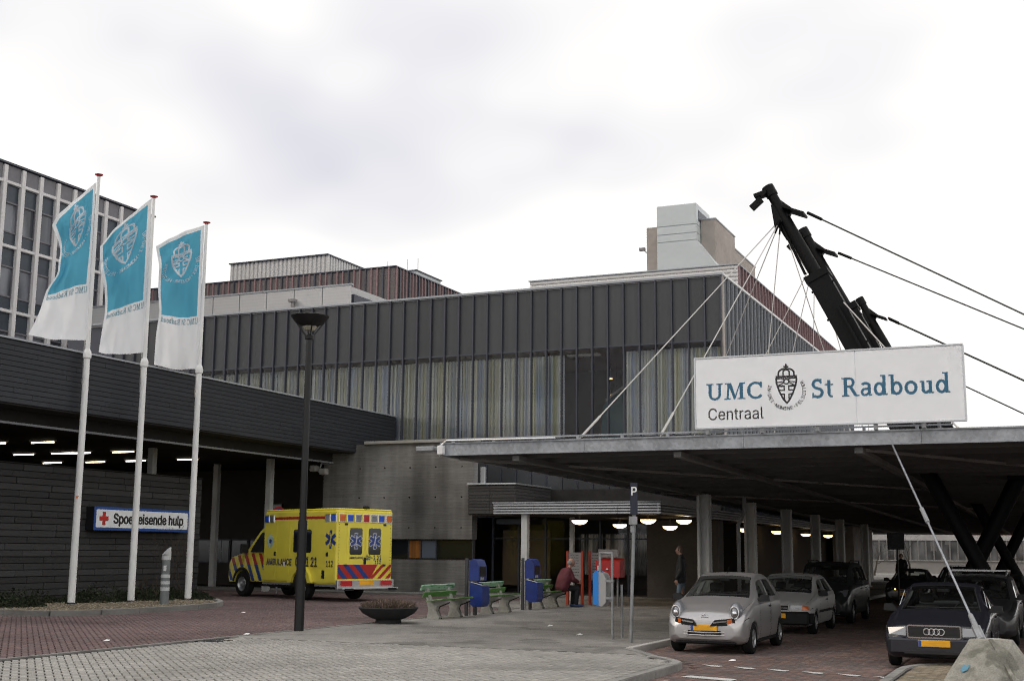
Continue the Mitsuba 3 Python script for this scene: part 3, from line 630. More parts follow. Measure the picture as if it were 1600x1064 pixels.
# things seen through the uncurtained panes
add('inner_wall', bx(-18.6, -15.4, 51.7, 51.9, 5.95, 9.5), 'm_interior', H_)
mat('m_teal', (.03, .09, .10), .6)
add('stair_panel', frame_mesh(ext(Polygon([(0, 0), (1.2, 0), (1.3, 1.6), (.8, 2.4), (.1, 1.6)]), .08), (-17.7, 49.4, 6.0), (1, 0, 0), (0, 0, 1)), 'm_teal', H_)
add('stair_panel', frame_mesh(ext(Polygon([(0, 0), (.1, 0), (.1, 2.6), (-.9, 1.9), (-.9, 1.8), (0, 2.4)]), .08), (-16.5, 49.2, 6.0), (1, 0, 0), (0, 0, 1)), 'm_board_grey', H_)
for i in range(8):
    add('ceiling_strip', bx(-40 + i*3.6, -38.6 + i*3.6, 47.2, 47.5, 9.47, 9.54), 'm_white', H_)
for ii, (x, z) in enumerate(((-16.55, 9.2), (-17.55, 8.9), (-16.3, 8.55), (-17.5, 8.2), (-16.75, 7.9), (-17.3, 7.3), (-16.6, 6.9), (-16.05, 6.6))):
    s = trimesh.creation.icosphere(1, .045); s.apply_scale((2.0, 1, .5)); s.apply_translation((x, 50.2, z))
    k = thing('interior_lamp', f'{["highest", "second highest", "third highest", "fourth highest", "fifth highest", "third lowest", "second lowest", "lowest"][ii]} small warm lamp glowing inside the uncurtained upper window', 'lamp', 'small lamps inside the dark window')
    scene[k + '__bulb'] = {**P(s, 'm_white_flat', True), 'emitter': {'type': 'area', 'radiance': rgb(.7, .42, .2)}}
    add('cord', tube((x, 50.2, z+.02), (x, 50.2, 9.55), .004, n=4), 'm_ink', k)
# side towards the parking street: dark panels and pale fins
ym = []
sp = []
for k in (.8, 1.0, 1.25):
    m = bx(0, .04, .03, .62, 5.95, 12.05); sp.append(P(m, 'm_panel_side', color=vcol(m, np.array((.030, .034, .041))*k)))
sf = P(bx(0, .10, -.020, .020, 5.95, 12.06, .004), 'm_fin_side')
for i in range(48):
    y = 46.16 + i*.65
    put('side_panel', sp[r.integers(3)], H_, T(XC-.02, y, 0)); put('fin', sf, H_, T(XC, y + .64, 0))
add('side_body', bx(-14.2, XC-.03, 46.4, 78, 3.0, 12.0), 'm_interior', H_) if False else None
add('side_backing', bx(XC-.10, XC-.03, 46.2, 78, 3.0, 12.0), 'm_mullion', H_)

# grey corrugated upstand with red fins on that roof
U = thing('roof_plant_screen', 'low roof screen with pale ribbed front and red finned side, above the dark block', 'roof structure')
add('body', bx(-20.75, -11.72, 49.0, 80, 12.1, 13.12), 'm_interior', U)
for i in range(6):
    z = 12.15 + i*.165
    add('rib', trimesh.convex.convex_hull(np.array([(x, y, zz) for x in (-20.8, -11.64) for y, zz in ((48.97, z), (48.90, z+.045), (48.90, z+.10), (48.97, z+.15))])), 'm_grey_clad_pale', U)
add('coping', bx(-20.85, -11.6, 48.86, 49.2, 13.13, 13.17), 'm_fin_alu', U)
add('coping', bx(-11.8, -11.58, 49.21, 80, 13.13, 13.17), 'm_fin_alu', U)
rp = []
for k in (.8, 1.0, 1.2):
    m = bx(0, .03, .02, .58, 12.12, 13.125); rp.append(P(m, 'm_red_panel', color=vcol(m, np.array((.165, .138, .143))*k)))
rf = P(bx(0, .10, -.035, .035, 12.12, 13.125), 'm_red_fin')
for i in range(50):
    put('side_panel', rp[r.integers(3)], U, T(-11.70, 49.0 + i*.6, 0)); put('fin', rf, U, T(-11.67, 49.0 + i*.6, 0))

# ---------------------------------------------------------------- buildings behind
R_ = thing('red_clad_building', 'building with dark red finned cladding beyond the roof, left of the lamp', 'building')
add('body', bx(-66, -39.4, 70.1, 92, 0, 19.8), 'm_interior', R_)
rp2 = []
for k in (.8, 1.0, 1.2):
    m = bx(.02, .42, 0, .05, 15.5, 19.82); rp2.append(P(m, 'm_red_panel', color=vcol(m, np.array((.115, .10, .10))*k)))
rf2 = [P(bx(-.045, .045, -.10, .05, 15.5, 19.85), m) for m in ('m_red_fin', 'm_mullion')]
for i in range(48):
    x = -39.35 - (i+1)*.44
    put('wall_panel', rp2[r.integers(3)], R_, T(x, 70.0, 0)); put('fin', rf2[i % 3 == 1], R_, T(x, 70.0, 0))
for i in range(44):
    put('wall_panel', rp2[r.integers(3)], R_, T(-39.35, 70.1 + i*.44, 0) @ RZ(90)); put('fin', rf2[i % 3 == 1], R_, T(-39.35, 70.1 + i*.44, 0) @ RZ(90))
add('coping', bx(-66, -39.25, 69.9, 92, 19.86, 19.93), 'm_mullion', R_)
G = thing('pale_panel_building', 'pale grey panelled roof block standing in front of the red cladding', 'building')
add('body', bx(-60, -39.2, 64.1, 69.7, 0, 17.4), 'm_grey_clad', G)
mat('m_clad_ribbed', proc(lambda p, n, uv: mi.Color3f(.50, .50, .50)*(.93 + .07*smoothstep(.1, .3, p.z*5 - dr.floor(p.z*5)))), .5)
for i in range(10):
    x1 = -39.0 - i*2.05
    add('wall_panel', bx(x1-2.02, x1-.03, 64.0, 64.09, 12, 17.42, .01), 'm_clad_ribbed', G)
add('coping', bx(-60, -38.95, 63.95, 64.2, 17.43, 17.52), 'm_fin_alu', G)
add('side_louvre', bx(-39.2, -38.96, 64.3, 67.5, 15.6, 16.9), 'm_mullion', G)
for x, z in ((-43.0, 16.6), (-50.5, 16.2)):
    add('vent_pipe', join(tube((x, 63.7, 14), (x, 63.7, z), .10), bx(x-.22, x+.22, 63.5, 63.9, z, z+.16)), 'm_board_grey', G)
K = thing('ribbed_plant_room', 'pale vertically ribbed plant room on top of the red building', 'roof structure')
add('body', bx(-55.5, -47.2, 74.1, 79, 19.8, 22.2), 'm_grey_clad', K)
rb = P(bx(-.10, .10, -.03, .06, 19.9, 22.22), 'm_grey_clad_pale')
for i in range(24): put('rib', rb, K, T(-47.15 - i*.36, 74.06, 0))
for i in range(13): put('rib', rb, K, T(-47.16, 74.2 + i*.36, 0) @ RZ(90))
add('coping', bx(-55.6, -47.05, 73.9, 79.1, 22.23, 22.31), 'm_mullion', K)
K2 = thing('small_roof_box', 'small pale box on the roof, right of the ribbed plant room', 'roof structure')
add('body', bx(-46.6, -43.2, 80, 84, 19.9, 22.0), 'm_duct', K2); add('coping', bx(-46.7, -43.1, 79.9, 84.1, 22.01, 22.08), 'm_mullion', K2)
for x in (-46.2, -44.5, -43.6): add('antenna', tube((x, 81, 22), (x, 81, 23.2), .02, n=5), 'm_board_grey', K2)
Tw = thing('roof_tower', 'pale duct and concrete stair tower rising above the dark block', 'tower')
add('concrete_shaft', bx(-25.5, -24.62, 80.6, 86, 10, 23.68), 'm_concrete_warm', Tw)
add('duct_head', bx(-24.58, -21.80, 80.0, 83.5, 23.5, 24.95, .02), 'm_duct', Tw)
for z0, z1 in ((22.92, 23.47), (22.40, 22.89)): add('duct_section', bx(-24.58, -21.80, 80.0, 83.5, z0, z1, .02), 'm_duct', Tw)
add('duct_flare', hull([(-24.58, 80, 22.37), (-21.8, 80, 22.37), (-21.8, 83.5, 22.37), (-24.58, 83.5, 22.37), (-24.58, 80, 10), (-20.2, 80, 20.2), (-20.2, 83.5, 20.2), (-20.2, 80, 10), (-20.2, 83.5, 10), (-24.58, 83.5, 10)]), 'm_duct', Tw)
add('louvre', bx(-21.86, -21.77, 80.5, 82.6, 23.8, 24.55), 'm_mullion', Tw)
add('concrete_shaft', bx(-21.75, -20.75, 81.0, 86.5, 10, 23.95), 'm_concrete_warm', Tw)
add('concrete_shaft', bx(-20.74, -20.5, 81.02, 86.4, 10, 23.6), 'm_concrete', Tw) if False else None
add('coping', bx(-21.77, -20.70, 80.95, 86.5, 23.96, 24.04), 'm_fin_alu', Tw)
add('rear_shaft', bx(-23, -20.9, 87.0, 93.5, 10, 23.2), 'm_concrete_warm', Tw)
add('coping', bx(-23, -20.85, 86.95, 93.6, 23.21, 23.30), 'm_fin_alu', Tw)
add('floodlight', join(path([(-25.5, 80.8, 21.9), (-25.8, 80.8, 22.2)], .03), bx(-26.1, -25.7, 80.7, 80.95, 22.15, 22.35)), 'm_board_grey', Tw)

L_ = thing('office_block', 'tall office block with white mullions and dark windows at the left edge', 'building')
XB = -62.0
add('body', bx(-80, XB-.30, 40, 72.9, 0, 26.2), 'm_interior', L_)
mat('m_spandrel', tint((.17, .165, .18), .12, .6), .6)
mat('m_mull_white', tint((.66, .64, .64), .08, .8), .6)
mat('m_blue_panel', (.035, .048, .065), .35)
mat('m_window_pale', proc(lambda p, n, uv: mix((.05, .058, .07), (.20, .21, .24), smoothstep(.3, .75, noise(p.y*.9, p.z*.28, 3.0)))), .12)
ys = [56.76 + i*1.57 for i in range(11)]
for i, y in enumerate(ys):
    add('mullion', bx(XB-.28, XB+.14, y-.16, y+.16, 8, 26.1, .02), 'm_mull_white', L_)
    if i == len(ys)-1: break
    y0, y1 = y+.16, y+1.41
    add('parapet_panel', bx(XB-.28, XB-.02, y0, y1, 25.12, 26.16, .02), 'm_spandrel', L_)
    for fl in range(4):
        zt = 24.92 - fl*4.22
        w = add('window', bx(XB-.29, XB-.20, y0+.05, y1-.05, zt-3.1, zt-1.25), 'm_window_pale', L_)
        add('frame', join(bx(XB-.28, XB-.10, y0, y0+.05, zt-3.1, zt-1.25), bx(XB-.28, XB-.10, y1-.05, y1, zt-3.1, zt-1.25), bx(XB-.28, XB-.08, y0, y1, zt-1.25, zt-1.15), bx(XB-.28, XB-.08, y0, y1, zt-3.2, zt-3.1)), 'm_spandrel', w)
        add('top_panel', bx(XB-.28, XB-.14, y0, y1, zt-1.13, zt), 'm_blue_panel', L_)
        add('bottom_panel', bx(XB-.28, XB-.14, y0, y1, zt-3.98, zt-3.22), 'm_blue_panel', L_)
for fl in range(5):
    zt = 24.92 - fl*4.22
    add('floor_band', bx(XB-.28, XB+.08, 55, 72.6, zt, zt+.2, .02), 'm_mull_white', L_)
add('coping', bx(-80, XB+.16, 40, 73, 26.2, 26.32), 'm_mullion', L_)

# ---------------------------------------------------------------- entrance block and its low canopy
E_ = thing('entrance_block', 'dark entrance block with glazed front behind the benches', 'building')
r = np.random.default_rng(41)
add('fascia_core', bx(-20.38, -18.52, 42.24, 45.7, 2.95, 4.0), 'm_mortar_dark', E_)
add('fascia_core', bx(-18.5, -11.7, 45.70, 45.95, 2.95, 3.98), 'm_mortar_dark', E_)
for row in range(9):
    z0 = 2.95 + row*.116
    for (x0, x1) in ((-20.39, -19.5), (-19.49, -18.50)):
        m = bx(x0, x1, 42.19, 42.235, z0, z0+.105, .006); add('plank', m, 'm_plank_dark', E_, color=vcol(m, np.array((.050, .048, .048))*r.uniform(.8, 1.2)))
    for (y0, y1) in ((42.2, 44.0), (44.01, 45.69)):
        m = bx(-18.515, -18.475, y0, y1, z0, z0+.105, .006); add('plank', m, 'm_plank_dark', E_, color=vcol(m, np.array((.050, .048, .048))*r.uniform(.8, 1.2)))
add('cap', bx(-20.42, -18.44, 42.12, 45.68, 4.005, 4.07, .01), 'm_alu', E_)
add('soffit', bx(-20.4, -11.6, 42.25, 46.0, 2.90, 2.945), 'm_interior', E_)
add('floor', bx(-20.4, -10.0, 44.0, 52, -.02, .012), 'm_interior', E_)
add('header_panel', bx(-20.0, -18.6, 43.9, 43.95, 2.60, 2.80, .01), 'm_panel_blue', E_)
for i in range(8):
    x = -20.4 + i*1.1
    q = np.array([[x+.03, 44.5, .1], [x+1.07, 44.5, .1], [x+1.07, 44.5, 2.88], [x+.03, 44.5, 2.88]])
    w = add('window', (q, np.array([[0, 1, 2], [0, 2, 3]])), 'm_glass', E_)
    add('frame', join(bx(x-.03, x+.03, 44.45, 44.54, 0, 2.9), bx(x+.03, x+1.07, 44.46, 44.53, 2.05, 2.10)), 'm_mullion', w)
    if i in (0, 1): add('blind', bx(x+.1, x+1.0, 45.2, 45.24, .3, 2.4), 'm_interior_warm', w)
    if 2 < i < 6:
        m = curtain_mesh(60+i, 1.0, .75, 2.25); m.apply_translation((x+.05, 45.0, 0)); add('curtain', m, 'm_curtain_pale', w, True)
add('dark_wall', bx(-13.9, -11.3, 43.6, 44.42, 0, 2.9), 'm_board_dark' if 'm_board_dark' in scene else mat('m_board_dark', tint((.12, .108, .098), .2, 2), .8), E_)
add('side_wall', bx(-14.8, -14.6, 46.3, 76, 0, 3.0), 'm_interior', E_)
add('end_wall', bx(-11.6, -10.5, 69, 76, 0, 4.4), 'm_concrete', E_)
add('wall_bracket', bx(-20.42, -20.22, 43.3, 43.42, 4.05, 4.75, .01), 'm_alu', E_)
C_ = thing('entrance_canopy', 'low flat entrance canopy with a bright ribbed metal front edge', 'canopy')
add('roof', join(bx(-16.1, -10.95, 35.45, 44.4, 2.74, 3.0), bx(-14.6, -10.95, 44.41, 69, 2.74, 3.0)), 'm_soffit', C_)
for i in range(4):
    z = 2.715 + i*.083
    for j in range(4):
        x0 = -16.2 + j*1.35; x1 = x0 + 1.34
        if j == 3: x1 = -10.86
        add('rib', hull([(x, y, zz) for x in (x0, x1) for y, zz in ((35.43, z), (35.33, z+.02), (35.33, z+.056), (35.43, z+.076))]), 'm_alu', C_)
    y = 35.34
    while y < 69:
        add('side_rib', hull([(x, yy, zz) for yy in (y, min(y+4.2, 69)-.01) for x, zz in ((-10.94, z), (-10.84, z+.02), (-10.84, z+.056), (-10.94, z+.076))]), 'm_alu', C_); y += 4.2
add('edge_strip', bx(-16.22, -10.82, 35.30, 35.44, 3.05, 3.09), 'm_galv', C_)
add('post', bx(-15.34, -15.14, 35.5, 35.7, 0, 2.735, .01), 'm_column', C_)
add('post', bx(-15.30, -15.16, 39.5, 39.65, 0, 2.735, .01), 'm_column', C_)
for gi, (x, y, z) in enumerate(((-13.8, 36.5, 2.57), (-11.75, 37.0, 2.60), (-12.1, 40.5, 2.47), (-11.05, 38.5, 2.62), (-11.27, 47.5, 2.52), (-13.6, 57, 2.50), (-11.25, 53.3, 2.52), (-13.4, 61, 2.52), (-11.4, 60.5, 2.52), (-12.4, 64, 2.50), (-11.4, 66.5, 2.53), (-14.2, 41.5, 2.55))):
    t = thing('globe_lamp', f'lit bowl lamp under the entrance canopy, {["above the seated man", "behind the parking sign", "just right of the parking sign", "above the standing man", "at the second column", "in the inner row by the third column", "at the third column", "in the inner row by the fourth column", "at the fourth column", "in the inner row by the fifth column", "farthest along the column row", "deep inside by the glazed front"][gi]}', 'lamp', 'lit bowl lamps under the entrance canopy')
    prof = [(.25*math.cos(a), -.15*math.sin(a)) for a in np.linspace(0, math.pi/2 - .02, 8)]
    b_ = lathe(prof[::-1] + [(.01, .03)], 18); b_.apply_translation((x, y, z))
    scene[t + '__bowl'] = {**P(b_, 'm_white_flat', True), 'emitter': {'type': 'area', 'radiance': rgb(.85, .60, .30)}}
    add('rim', lathe([(.25, -.012), (.27, 0), (.27, .02), (.25, .035)], 18).apply_translation((x, y, z)), 'm_dark_paint', t)
    add('stem', tube((x, y, z+.03), (x, y, 2.74), .02, n=6), 'm_dark_paint', t)
for i, (x, y) in enumerate(((-9.72, 36), (-9.57, 41.2), (-9.46, 46.5), (-9.38, 51.8), (-9.28, 57.2), (-9.2, 64))):
    t = thing('canopy_column', ('pale grey steel column nearest to the standing man' if i == 0 else f'{["", "second", "third", "fourth", "fifth", "sixth and farthest"][i]} steel column of the row along the pavement edge'), 'column', 'steel columns along the pavement edge')
    h = 3.42 - (y-22.5)*.0093
    add('web', bx(x-.10, x+.10, y-.02, y+.02, 0, h), 'm_column', t)
    for s in (-1, 1): add('flange', bx(x+s*.14-.04, x+s*.14+.04, y-.16, y+.16, 0, h, .01), 'm_column', t)
    add('base_plate', bx(x-.25, x+.25, y-.25, y+.25, 0, .03), 'm_column', t)
dp = path([(-9.2, 38, 0.1), (-9.2, 38, 2.45), (-9.0, 38, 2.85), (-9.0, 38, 3.3)], .06)
k = add('downpipe', dp, 'm_galv_post'); labels[k] = {'label': 'grey downpipe bending beside the pale steel column', 'category': 'pipe'}

# ---------------------------------------------------------------- big suspended canopy
Q = thing('suspended_canopy', 'large flat steel canopy hung from masts above the parked cars', 'canopy')
CX0, CX1, CY0, CY1 = -11.52, 7.0, 22.5, 84.0
def zb(y): return 3.50 - (y - CY0)*.0093
def sl(x0, x1, y0, y1, d0, d1):
    return hull([(x, y, zb(y) + d) for x in (x0, x1) for y in (y0, y1) for d in (d0, d1)])
add('deck', sl(CX0+.08, CX1, CY0+.12, CY1-.1, .17, .235), 'm_canopy_under', Q)
for j in range(6):
    x0 = CX0 + j*3.1; x1 = min(x0 + 3.094, CX1)
    add('edge_beam', join(bx(x0, x1, CY0+.04, CY0+.07, 3.53, 3.74), bx(x0, x1, CY0, CY0+.11, 3.74, 3.765), bx(x0, x1, CY0, CY0+.11, 3.505, 3.53)), 'm_galv', Q)
add('side_beam', join(sl(CX0+.02, CX0+.05, CY0+.11, CY1, .02, .26), sl(CX0-.02, CX0+.07, CY0+.11, CY1, 0, .02)), 'm_galv', Q)
add('end_beam', sl(CX0, CX1, CY1-.1, CY1, -.12, .26), 'm_canopy_under', Q)
nP = 50
for i in range(nP):
    y = CY0 + .7 + i*1.23
    add('purlin', sl(CX0+.1, CX1, y-.04, y+.04, -.02, .165), 'm_canopy_rib', Q)
for x in (-9.9, -6.6, -3.3, 0.0, 3.3, 6.6): add('main_beam', sl(x-.07, x+.07, CY0+.12, CY1-.12, -.12, -.021), 'm_canopy_rib', Q)
r = np.random.default_rng(3)
for i in range(26):
    x, y = r.uniform(-9, 2), r.uniform(24, 50); add('splice_plate', sl(x-.13, x+.13, y-.10, y+.10, -.05, -.022), 'm_canopy_rib', Q)
for (a, b) in (((-11.3, 23), (-3.3, 36)), ((-3.3, 23), (3, 34)), ((-11, 36), (-3, 48)), ((0, 24), (5, 31))):
    add('brace', beam((a[0], a[1], zb(a[1])-.03), (b[0], b[1], zb(b[1])-.03), .06, .05), 'm_canopy_under', Q)
# rail and brackets along the front edge, conduit and box at the left end
add('edge_rail', join(beam((CX0+.1, CY0+.15, 3.84), (-1.7, CY0+.15, 3.84), .03, .03), *[bx(x, x+.05, CY0+.12, CY0+.18, 3.745, 3.84) for x in np.arange(CX0+.2, -1.7, .9)]), 'm_galv', Q)
add('conduit', path([(-11.5, CY0-.04, 3.5), (-11.55, CY0-.04, 3.66), (-11.35, CY0-.04, 3.80), (-9.0, CY0-.04, 3.79)], .018), 'm_alu', Q)
add('junction_box', bx(-11.52, -11.40, CY0-.13, CY0-.01, 3.52, 3.70, .01), 'm_white', Q)
k = thing('canopy_floodlight', 'flat grey floodlight on the left tip of the big canopy', 'floodlight')
add('case', bx(-12.05, -11.66, CY0-.05, CY0+.25, 3.60, 3.70, .015), 'm_galv_post', k); add('bracket', beam((-11.66, CY0+.06, 3.65), (-11.5, CY0+.06, 3.62), .05, .04), 'm_galv_post', k)

# hospital sign on the canopy edge
S = thing('hospital_sign', 'large white sign with teal and black lettering on the canopy edge', 'sign')
SX0, SX1, SZ0, SZ1, SY = -6.17, -1.48, 3.89, 5.17, 22.40
add('panel', bx(SX0, (SX0+SX1)/2+.55, SY, SY+.10, SZ0, SZ1, .008), 'm_sign_white', S)
add('panel', bx((SX0+SX1)/2+.552, SX1, SY, SY+.10, SZ0, SZ1, .008), 'm_sign_white', S)
add('frame', join(bx(SX0-.02, SX1+.02, SY-.015, SY+.115, SZ1+.001, SZ1+.025), bx(SX1+.001, SX1+.025, SY-.012, SY+.112, SZ0, SZ1), bx(SX0-.025, SX0-.001, SY-.012, SY+.112, SZ0, SZ1), bx(SX0-.02, SX1+.02, SY-.014, SY+.114, SZ0-.025, SZ0-.001)), 'm_alu', S)
def onsign(m, x, z): return frame_mesh(m, (SX0 + x, SY - .001, SZ0 + z), (1, 0, 0), (0, 0, 1))
add('lettering', onsign(ext(serif_text('UMC', .305, 1.04), .004), .205, .50), 'm_sign_teal', S)
add('lettering', onsign(ext(serif_text('St Radboud', .335, 2.34), .004), 2.13, .47), 'm_sign_teal', S)
add('lettering', onsign(sans('Centraal', .212, .004, width=1.02), .235, .135), 'm_ink', S)
add('emblem', onsign(ext(emblem(.74), .004), 1.68, .375), 'm_ink', S)
add('motto', onsign(arc_text(MOTTO, .060, .315, 158, 392, .615, .004, True), 1.68, .0), 'm_ink', S)
for x in (-6.0, -5.0, -4.0, -3.0, -2.2): add('bracket', join(bx(x, x+.06, SY+.02, SY+.16, 3.77, 3.862)), 'm_galv_post', S)
add('rear_strut', join(*[beam((x, SY+.11, 4.9), (x, SY+1.2, 3.75), .05, .05) for x in (-5.6, -3.8, -2.0)]), 'm_galv_post', S)

# masts with stays
def mast(Y, label, i):
    t = thing('canopy_mast', label, 'mast')
    top, bot = np.array([-6.30, Y, 10.50]), np.array([-1.10, Y, -.1])
    at = lambda z: bot + (top-bot)*(z - bot[2])/(top[2]-bot[2])
    add('upper_tube', tube(at(8.0), at(10.45), .165, .12, 14), 'm_black_steel', t, 40)
    add('box_shaft', beam(at(4.2), at(8.2), .52, .56, (0, 1, 0)), 'm_black_steel', t)
    add('cheek_plate', beam(at(4.6) + (.1, -.30, 0), at(7.4) + (.1, -.30, 0), .05, .36, (0, 1, 0)), 'm_black_steel', t)
    if i in (0, 2):
        add('leg', tube(at(-.05), at(4.25), .165, .18, 14), 'm_black_steel', t, 40)
        add('foot', bx(-1.75, -.75, Y-.4, Y+.4, -.16, .0, .02), 'm_concrete', t)
    h = at(10.0)
    add('head', join(hull([h + np.array(q) for q in ((-.2, -.1, .1), (.24, -.1, -.2), (-.12, -.1, -.5), (-.2, .1, .1), (.24, .1, -.2), (-.12, .1, -.5), (.34, 0, -.04), (0, 0, .25))]), tube(at(10.35), at(10.60), .15, .15, 12)), 'm_black_steel', t)
    add('lug', join(*[beam(h + (.1, s*.14, 0), h + (.62, s*.14, -.22), .05, .26, (0, 1, 0)) for s in (-1, 1)]), 'm_black_steel', t)
    add('floodlight', join(beam(at(10.5) + (-.05, 0, -.05), at(10.5) + (-.36, 0, -.14), .34, .09), beam(at(10.5) + (-.20, 0, -.20), at(10.5) + (-.46, 0, -.42), .4, .05), tube(at(10.4), at(10.5) + (-.2, 0, -.1), .04)), 'm_black_steel', t)
    add('brace', join(tube(at(8.3) + (-.26, 0, 0), at(10.0) + (-.05, 0, -.2), .035), tube(at(9.4) + (-.05, 0, 0), at(9.2) + (-.16, 0, -.1), .03)), 'm_black_steel', t)
    n_b = [tube(at(z) + (-.24*s, -.30, -.12*s), at(z) + (-.24*s, -.325, -.12*s), .03, n=6) for z in (4.8, 5.6, 6.4, 7.2, 7.9) for s in (-1, 1)]
    add('collar', join(beam(at(8.12), at(8.28), .60, .64, (0, 1, 0)), beam(at(6.1), at(6.2), .56, .60, (0, 1, 0))), 'm_black_steel', t)
    for q in n_b: add('bolt', q, 'm_black_steel', t)
    return at(9.85)
def cable(a, b, r, m, label, cat='cable', grp=None):
    k = thing('stay_cable', label, cat, grp)
    a, b = np.asarray(a, float), np.asarray(b, float); d = (b-a)/np.linalg.norm(b-a)
    add('wire', tube(a, b, r, n=6), m, k, True)
    add('turnbuckle', tube(b - d*.8, b - d*.05, r*1.9, n=8), m, k, True)
    add('socket', tube(a, a + d*.4, r*1.8, n=8), 'm_black_steel', k, True)
names = ['tallest black steel mast nearest the hospital sign', 'second black steel mast close behind the tallest mast', 'third black steel mast, its tip just above the sign', 'black steel mast hidden behind the hospital sign']
ORD = ['tallest', 'second', 'third', 'hidden fourth']
STAY = ((4.3, 4.0), (5.4, 4.15), (5.0, 4.0), (5.0, 4.0))
for i, Y in enumerate((30.0, 34.5, 45.0, 58.0)):
    h = mast(Y, names[i], i)
    pts = ((-8.55, 22.62, 3.78), (-6.94, 22.66, 3.78), (-6.75, 30, 3.75), (-4.35, 30, 3.75), (-9.6, 33, 3.7)) if i == 0 else ((-9.3, Y, 3.7), (-7.6, Y, 3.7), (-6.3, Y, 3.7), (-4.6, Y, 3.7))
    grp = f'thin pale stays fanning from the {ORD[i]} mast'
    for j, p in enumerate(pts if i < 3 else ()): cable(h + (-.05, 0, -.1), p, .013, 'm_cable', f'{["", "second ", "third ", "fourth ", "fifth "][j]}thin pale stay fanning left from the {ORD[i]} mast'.capitalize(), 'cable', grp)
    for s in (-1, 1):
        hb = h + (.62, s*.14, -.05)
        cable(hb, (STAY[i][0], Y + s*.14, STAY[i][1]), .021, 'm_cable_dark', f'{"upper" if s > 0 else "lower"} dark backstay running right from the {ORD[i]} mast', 'cable', f'dark backstays of the {ORD[i]} mast') if (i >= 2 or s == -1) else None
cable((-6.1, 30.2, 9.6), (-2.9, 30.2, 3.75), .022, 'm_cable', 'pale stay lying along the shaft of the tallest mast')
cable((-5.9, 30.3, 9.2), (-1.6, 28.5, 3.75), .019, 'm_cable', 'pale stay crossing the shaft of the tallest mast on its right side')
for i, Y in enumerate((31.0, 46.0)):
    t = thing('canopy_prop', f'{["nearest", "farther"][i]} black prop under the canopy leaning to the right, crossing a mast leg', 'prop')
    add('leg', tube((-2.75, Y, -.05), (-.95, Y, 3.42), .175, .19, 14), 'm_black_steel', t, 40)
    add('head', bx(-1.2, -.7, Y-.3, Y+.3, 3.30, 3.42, .02), 'm_black_steel', t)
    add('foot', bx(-3.1, -2.4, Y-.35, Y+.35, -.16, -.02, .02), 'm_concrete', t)
# concrete anchor block with its tie
A = thing('anchor_block', 'rough concrete cable anchor block with a blue sticker, bottom right corner', 'concrete block')
bl = trimesh.convex.convex_hull(np.array([(-1.62, 17.75, 0), (-.95, 17.35, 0), (-.42, 18.35, 0), (-1.25, 18.9, 0), (-1.30, 18.25, .52), (-1.04, 18.15, .53), (-.76, 18.35, .52), (-1.02, 18.62, .52)]))
bl = bl.subdivide_to_size(.04); bl.merge_vertices()
v = bl.vertices; bl.vertices = v + (meshkit.fbm(v*26, 3)[:, None] - .5)*.014*np.array([1, 1, .4])
add('body', bl, 'm_block', A)
add('rib', beam((-1.03, 18.14, .525), (-.72, 17.62, .02), .05, .03), 'm_block', A)
n_ = np.cross(np.array([-.95, 17.35, 0]) - (-1.62, 17.75, 0), np.array([-1.30, 18.25, .52]) - (-1.62, 17.75, 0)); n_ /= np.linalg.norm(n_)
ex = np.array([-.95, 17.35, 0]) - (-1.62, 17.75, 0); ex /= np.linalg.norm(ex); ey = np.cross(n_, ex)
c_ = np.array([-1.62, 17.75, 0])*.42 + np.array([-.95, 17.35, 0])*.28 + np.array([-1.30, 18.25, .52])*.30
add('sticker', frame_mesh(ext(Polygon([(0, -.07), (.05, -.03), (.045, .07), (0, .04), (-.045, .07), (-.05, -.03)]), .004), c_ + n_*.018, ex, ey), 'm_sticker', A)
k = thing('tie_rod', 'slim steel tie rod rising from the concrete anchor block to the canopy edge', 'rod')
a, b = np.array([-1.15, 18.35, .50]), np.array([-2.72, CY0+.05, 3.52]); d = (b-a)/np.linalg.norm(b-a)
add('rod', tube(a + d*.5, b, .017, n=8), 'm_galv', k, True); add('fork', join(tube(a, a+d*.55, .05, .035), beam(a - d*.05, a+d*.3, .11, .05)), 'm_galv_post', k); add('turnbuckle', tube(a+d*2.9, a+d*3.3, .035, n=8), 'm_galv_post', k)

# ---------------------------------------------------------------- flagpoles and flags
WD = np.array([-.755, -.656, 0.0]); WN = np.cross(WD, (0, 0, 1.0))
def flagpole(x, y, h, hc, which):
    t = thing('flagpole', f'{which} white flagpole with a red cap standing in the planting bed', 'flagpole')
    add('pole', join(tube((x, y, .02), (x, y, hc), .105, .085, 18), tube((x, y, hc), (x, y, h), .066, .045, 16)), 'm_pole_white', t, 40)
    add('collar', lathe([(.085, hc-.16), (.115, hc-.14), (.12, hc-.02), (.10, hc+.05), (.066, hc+.12)], 18).apply_translation((x, y, 0)), 'm_pole_white', t, 40)
    add('cap', lathe([(.05, h-.02), (.05, h), (.12, h+.035), (.12, h+.05), (.0, h+.07)], 18).apply_translation((x, y, 0)), 'm_red_box', t, 40)
    add('halyard', tube((x-.09, y-.05, hc-.9), (x-.075, y-.04, h-.3), .008, n=5), 'm_cable', t)
    add('foot', lathe([(.0, .06), (.16, .06), (.17, .0)], 16).apply_translation((x, y, .05)), 'm_dark_paint', t)
    return t
t1 = flagpole(-25.36, 27.35, 12.32, 7.08, 'nearest, leftmost')
add('sticker', frame_mesh(ext(Polygon([(-.05, .08), (.05, .08), (0, -.02)]), .003), (-25.36 + .099*.50, 27.35 - .099*.87, 2.95), (.87, .50, 0), (0, 0, 1)), 'm_lens_orange', t1)
flagpole(-25.05, 29.42, 12.18, 7.1, 'middle')
flagpole(-24.61, 31.46, 11.82, 7.15, 'rightmost')
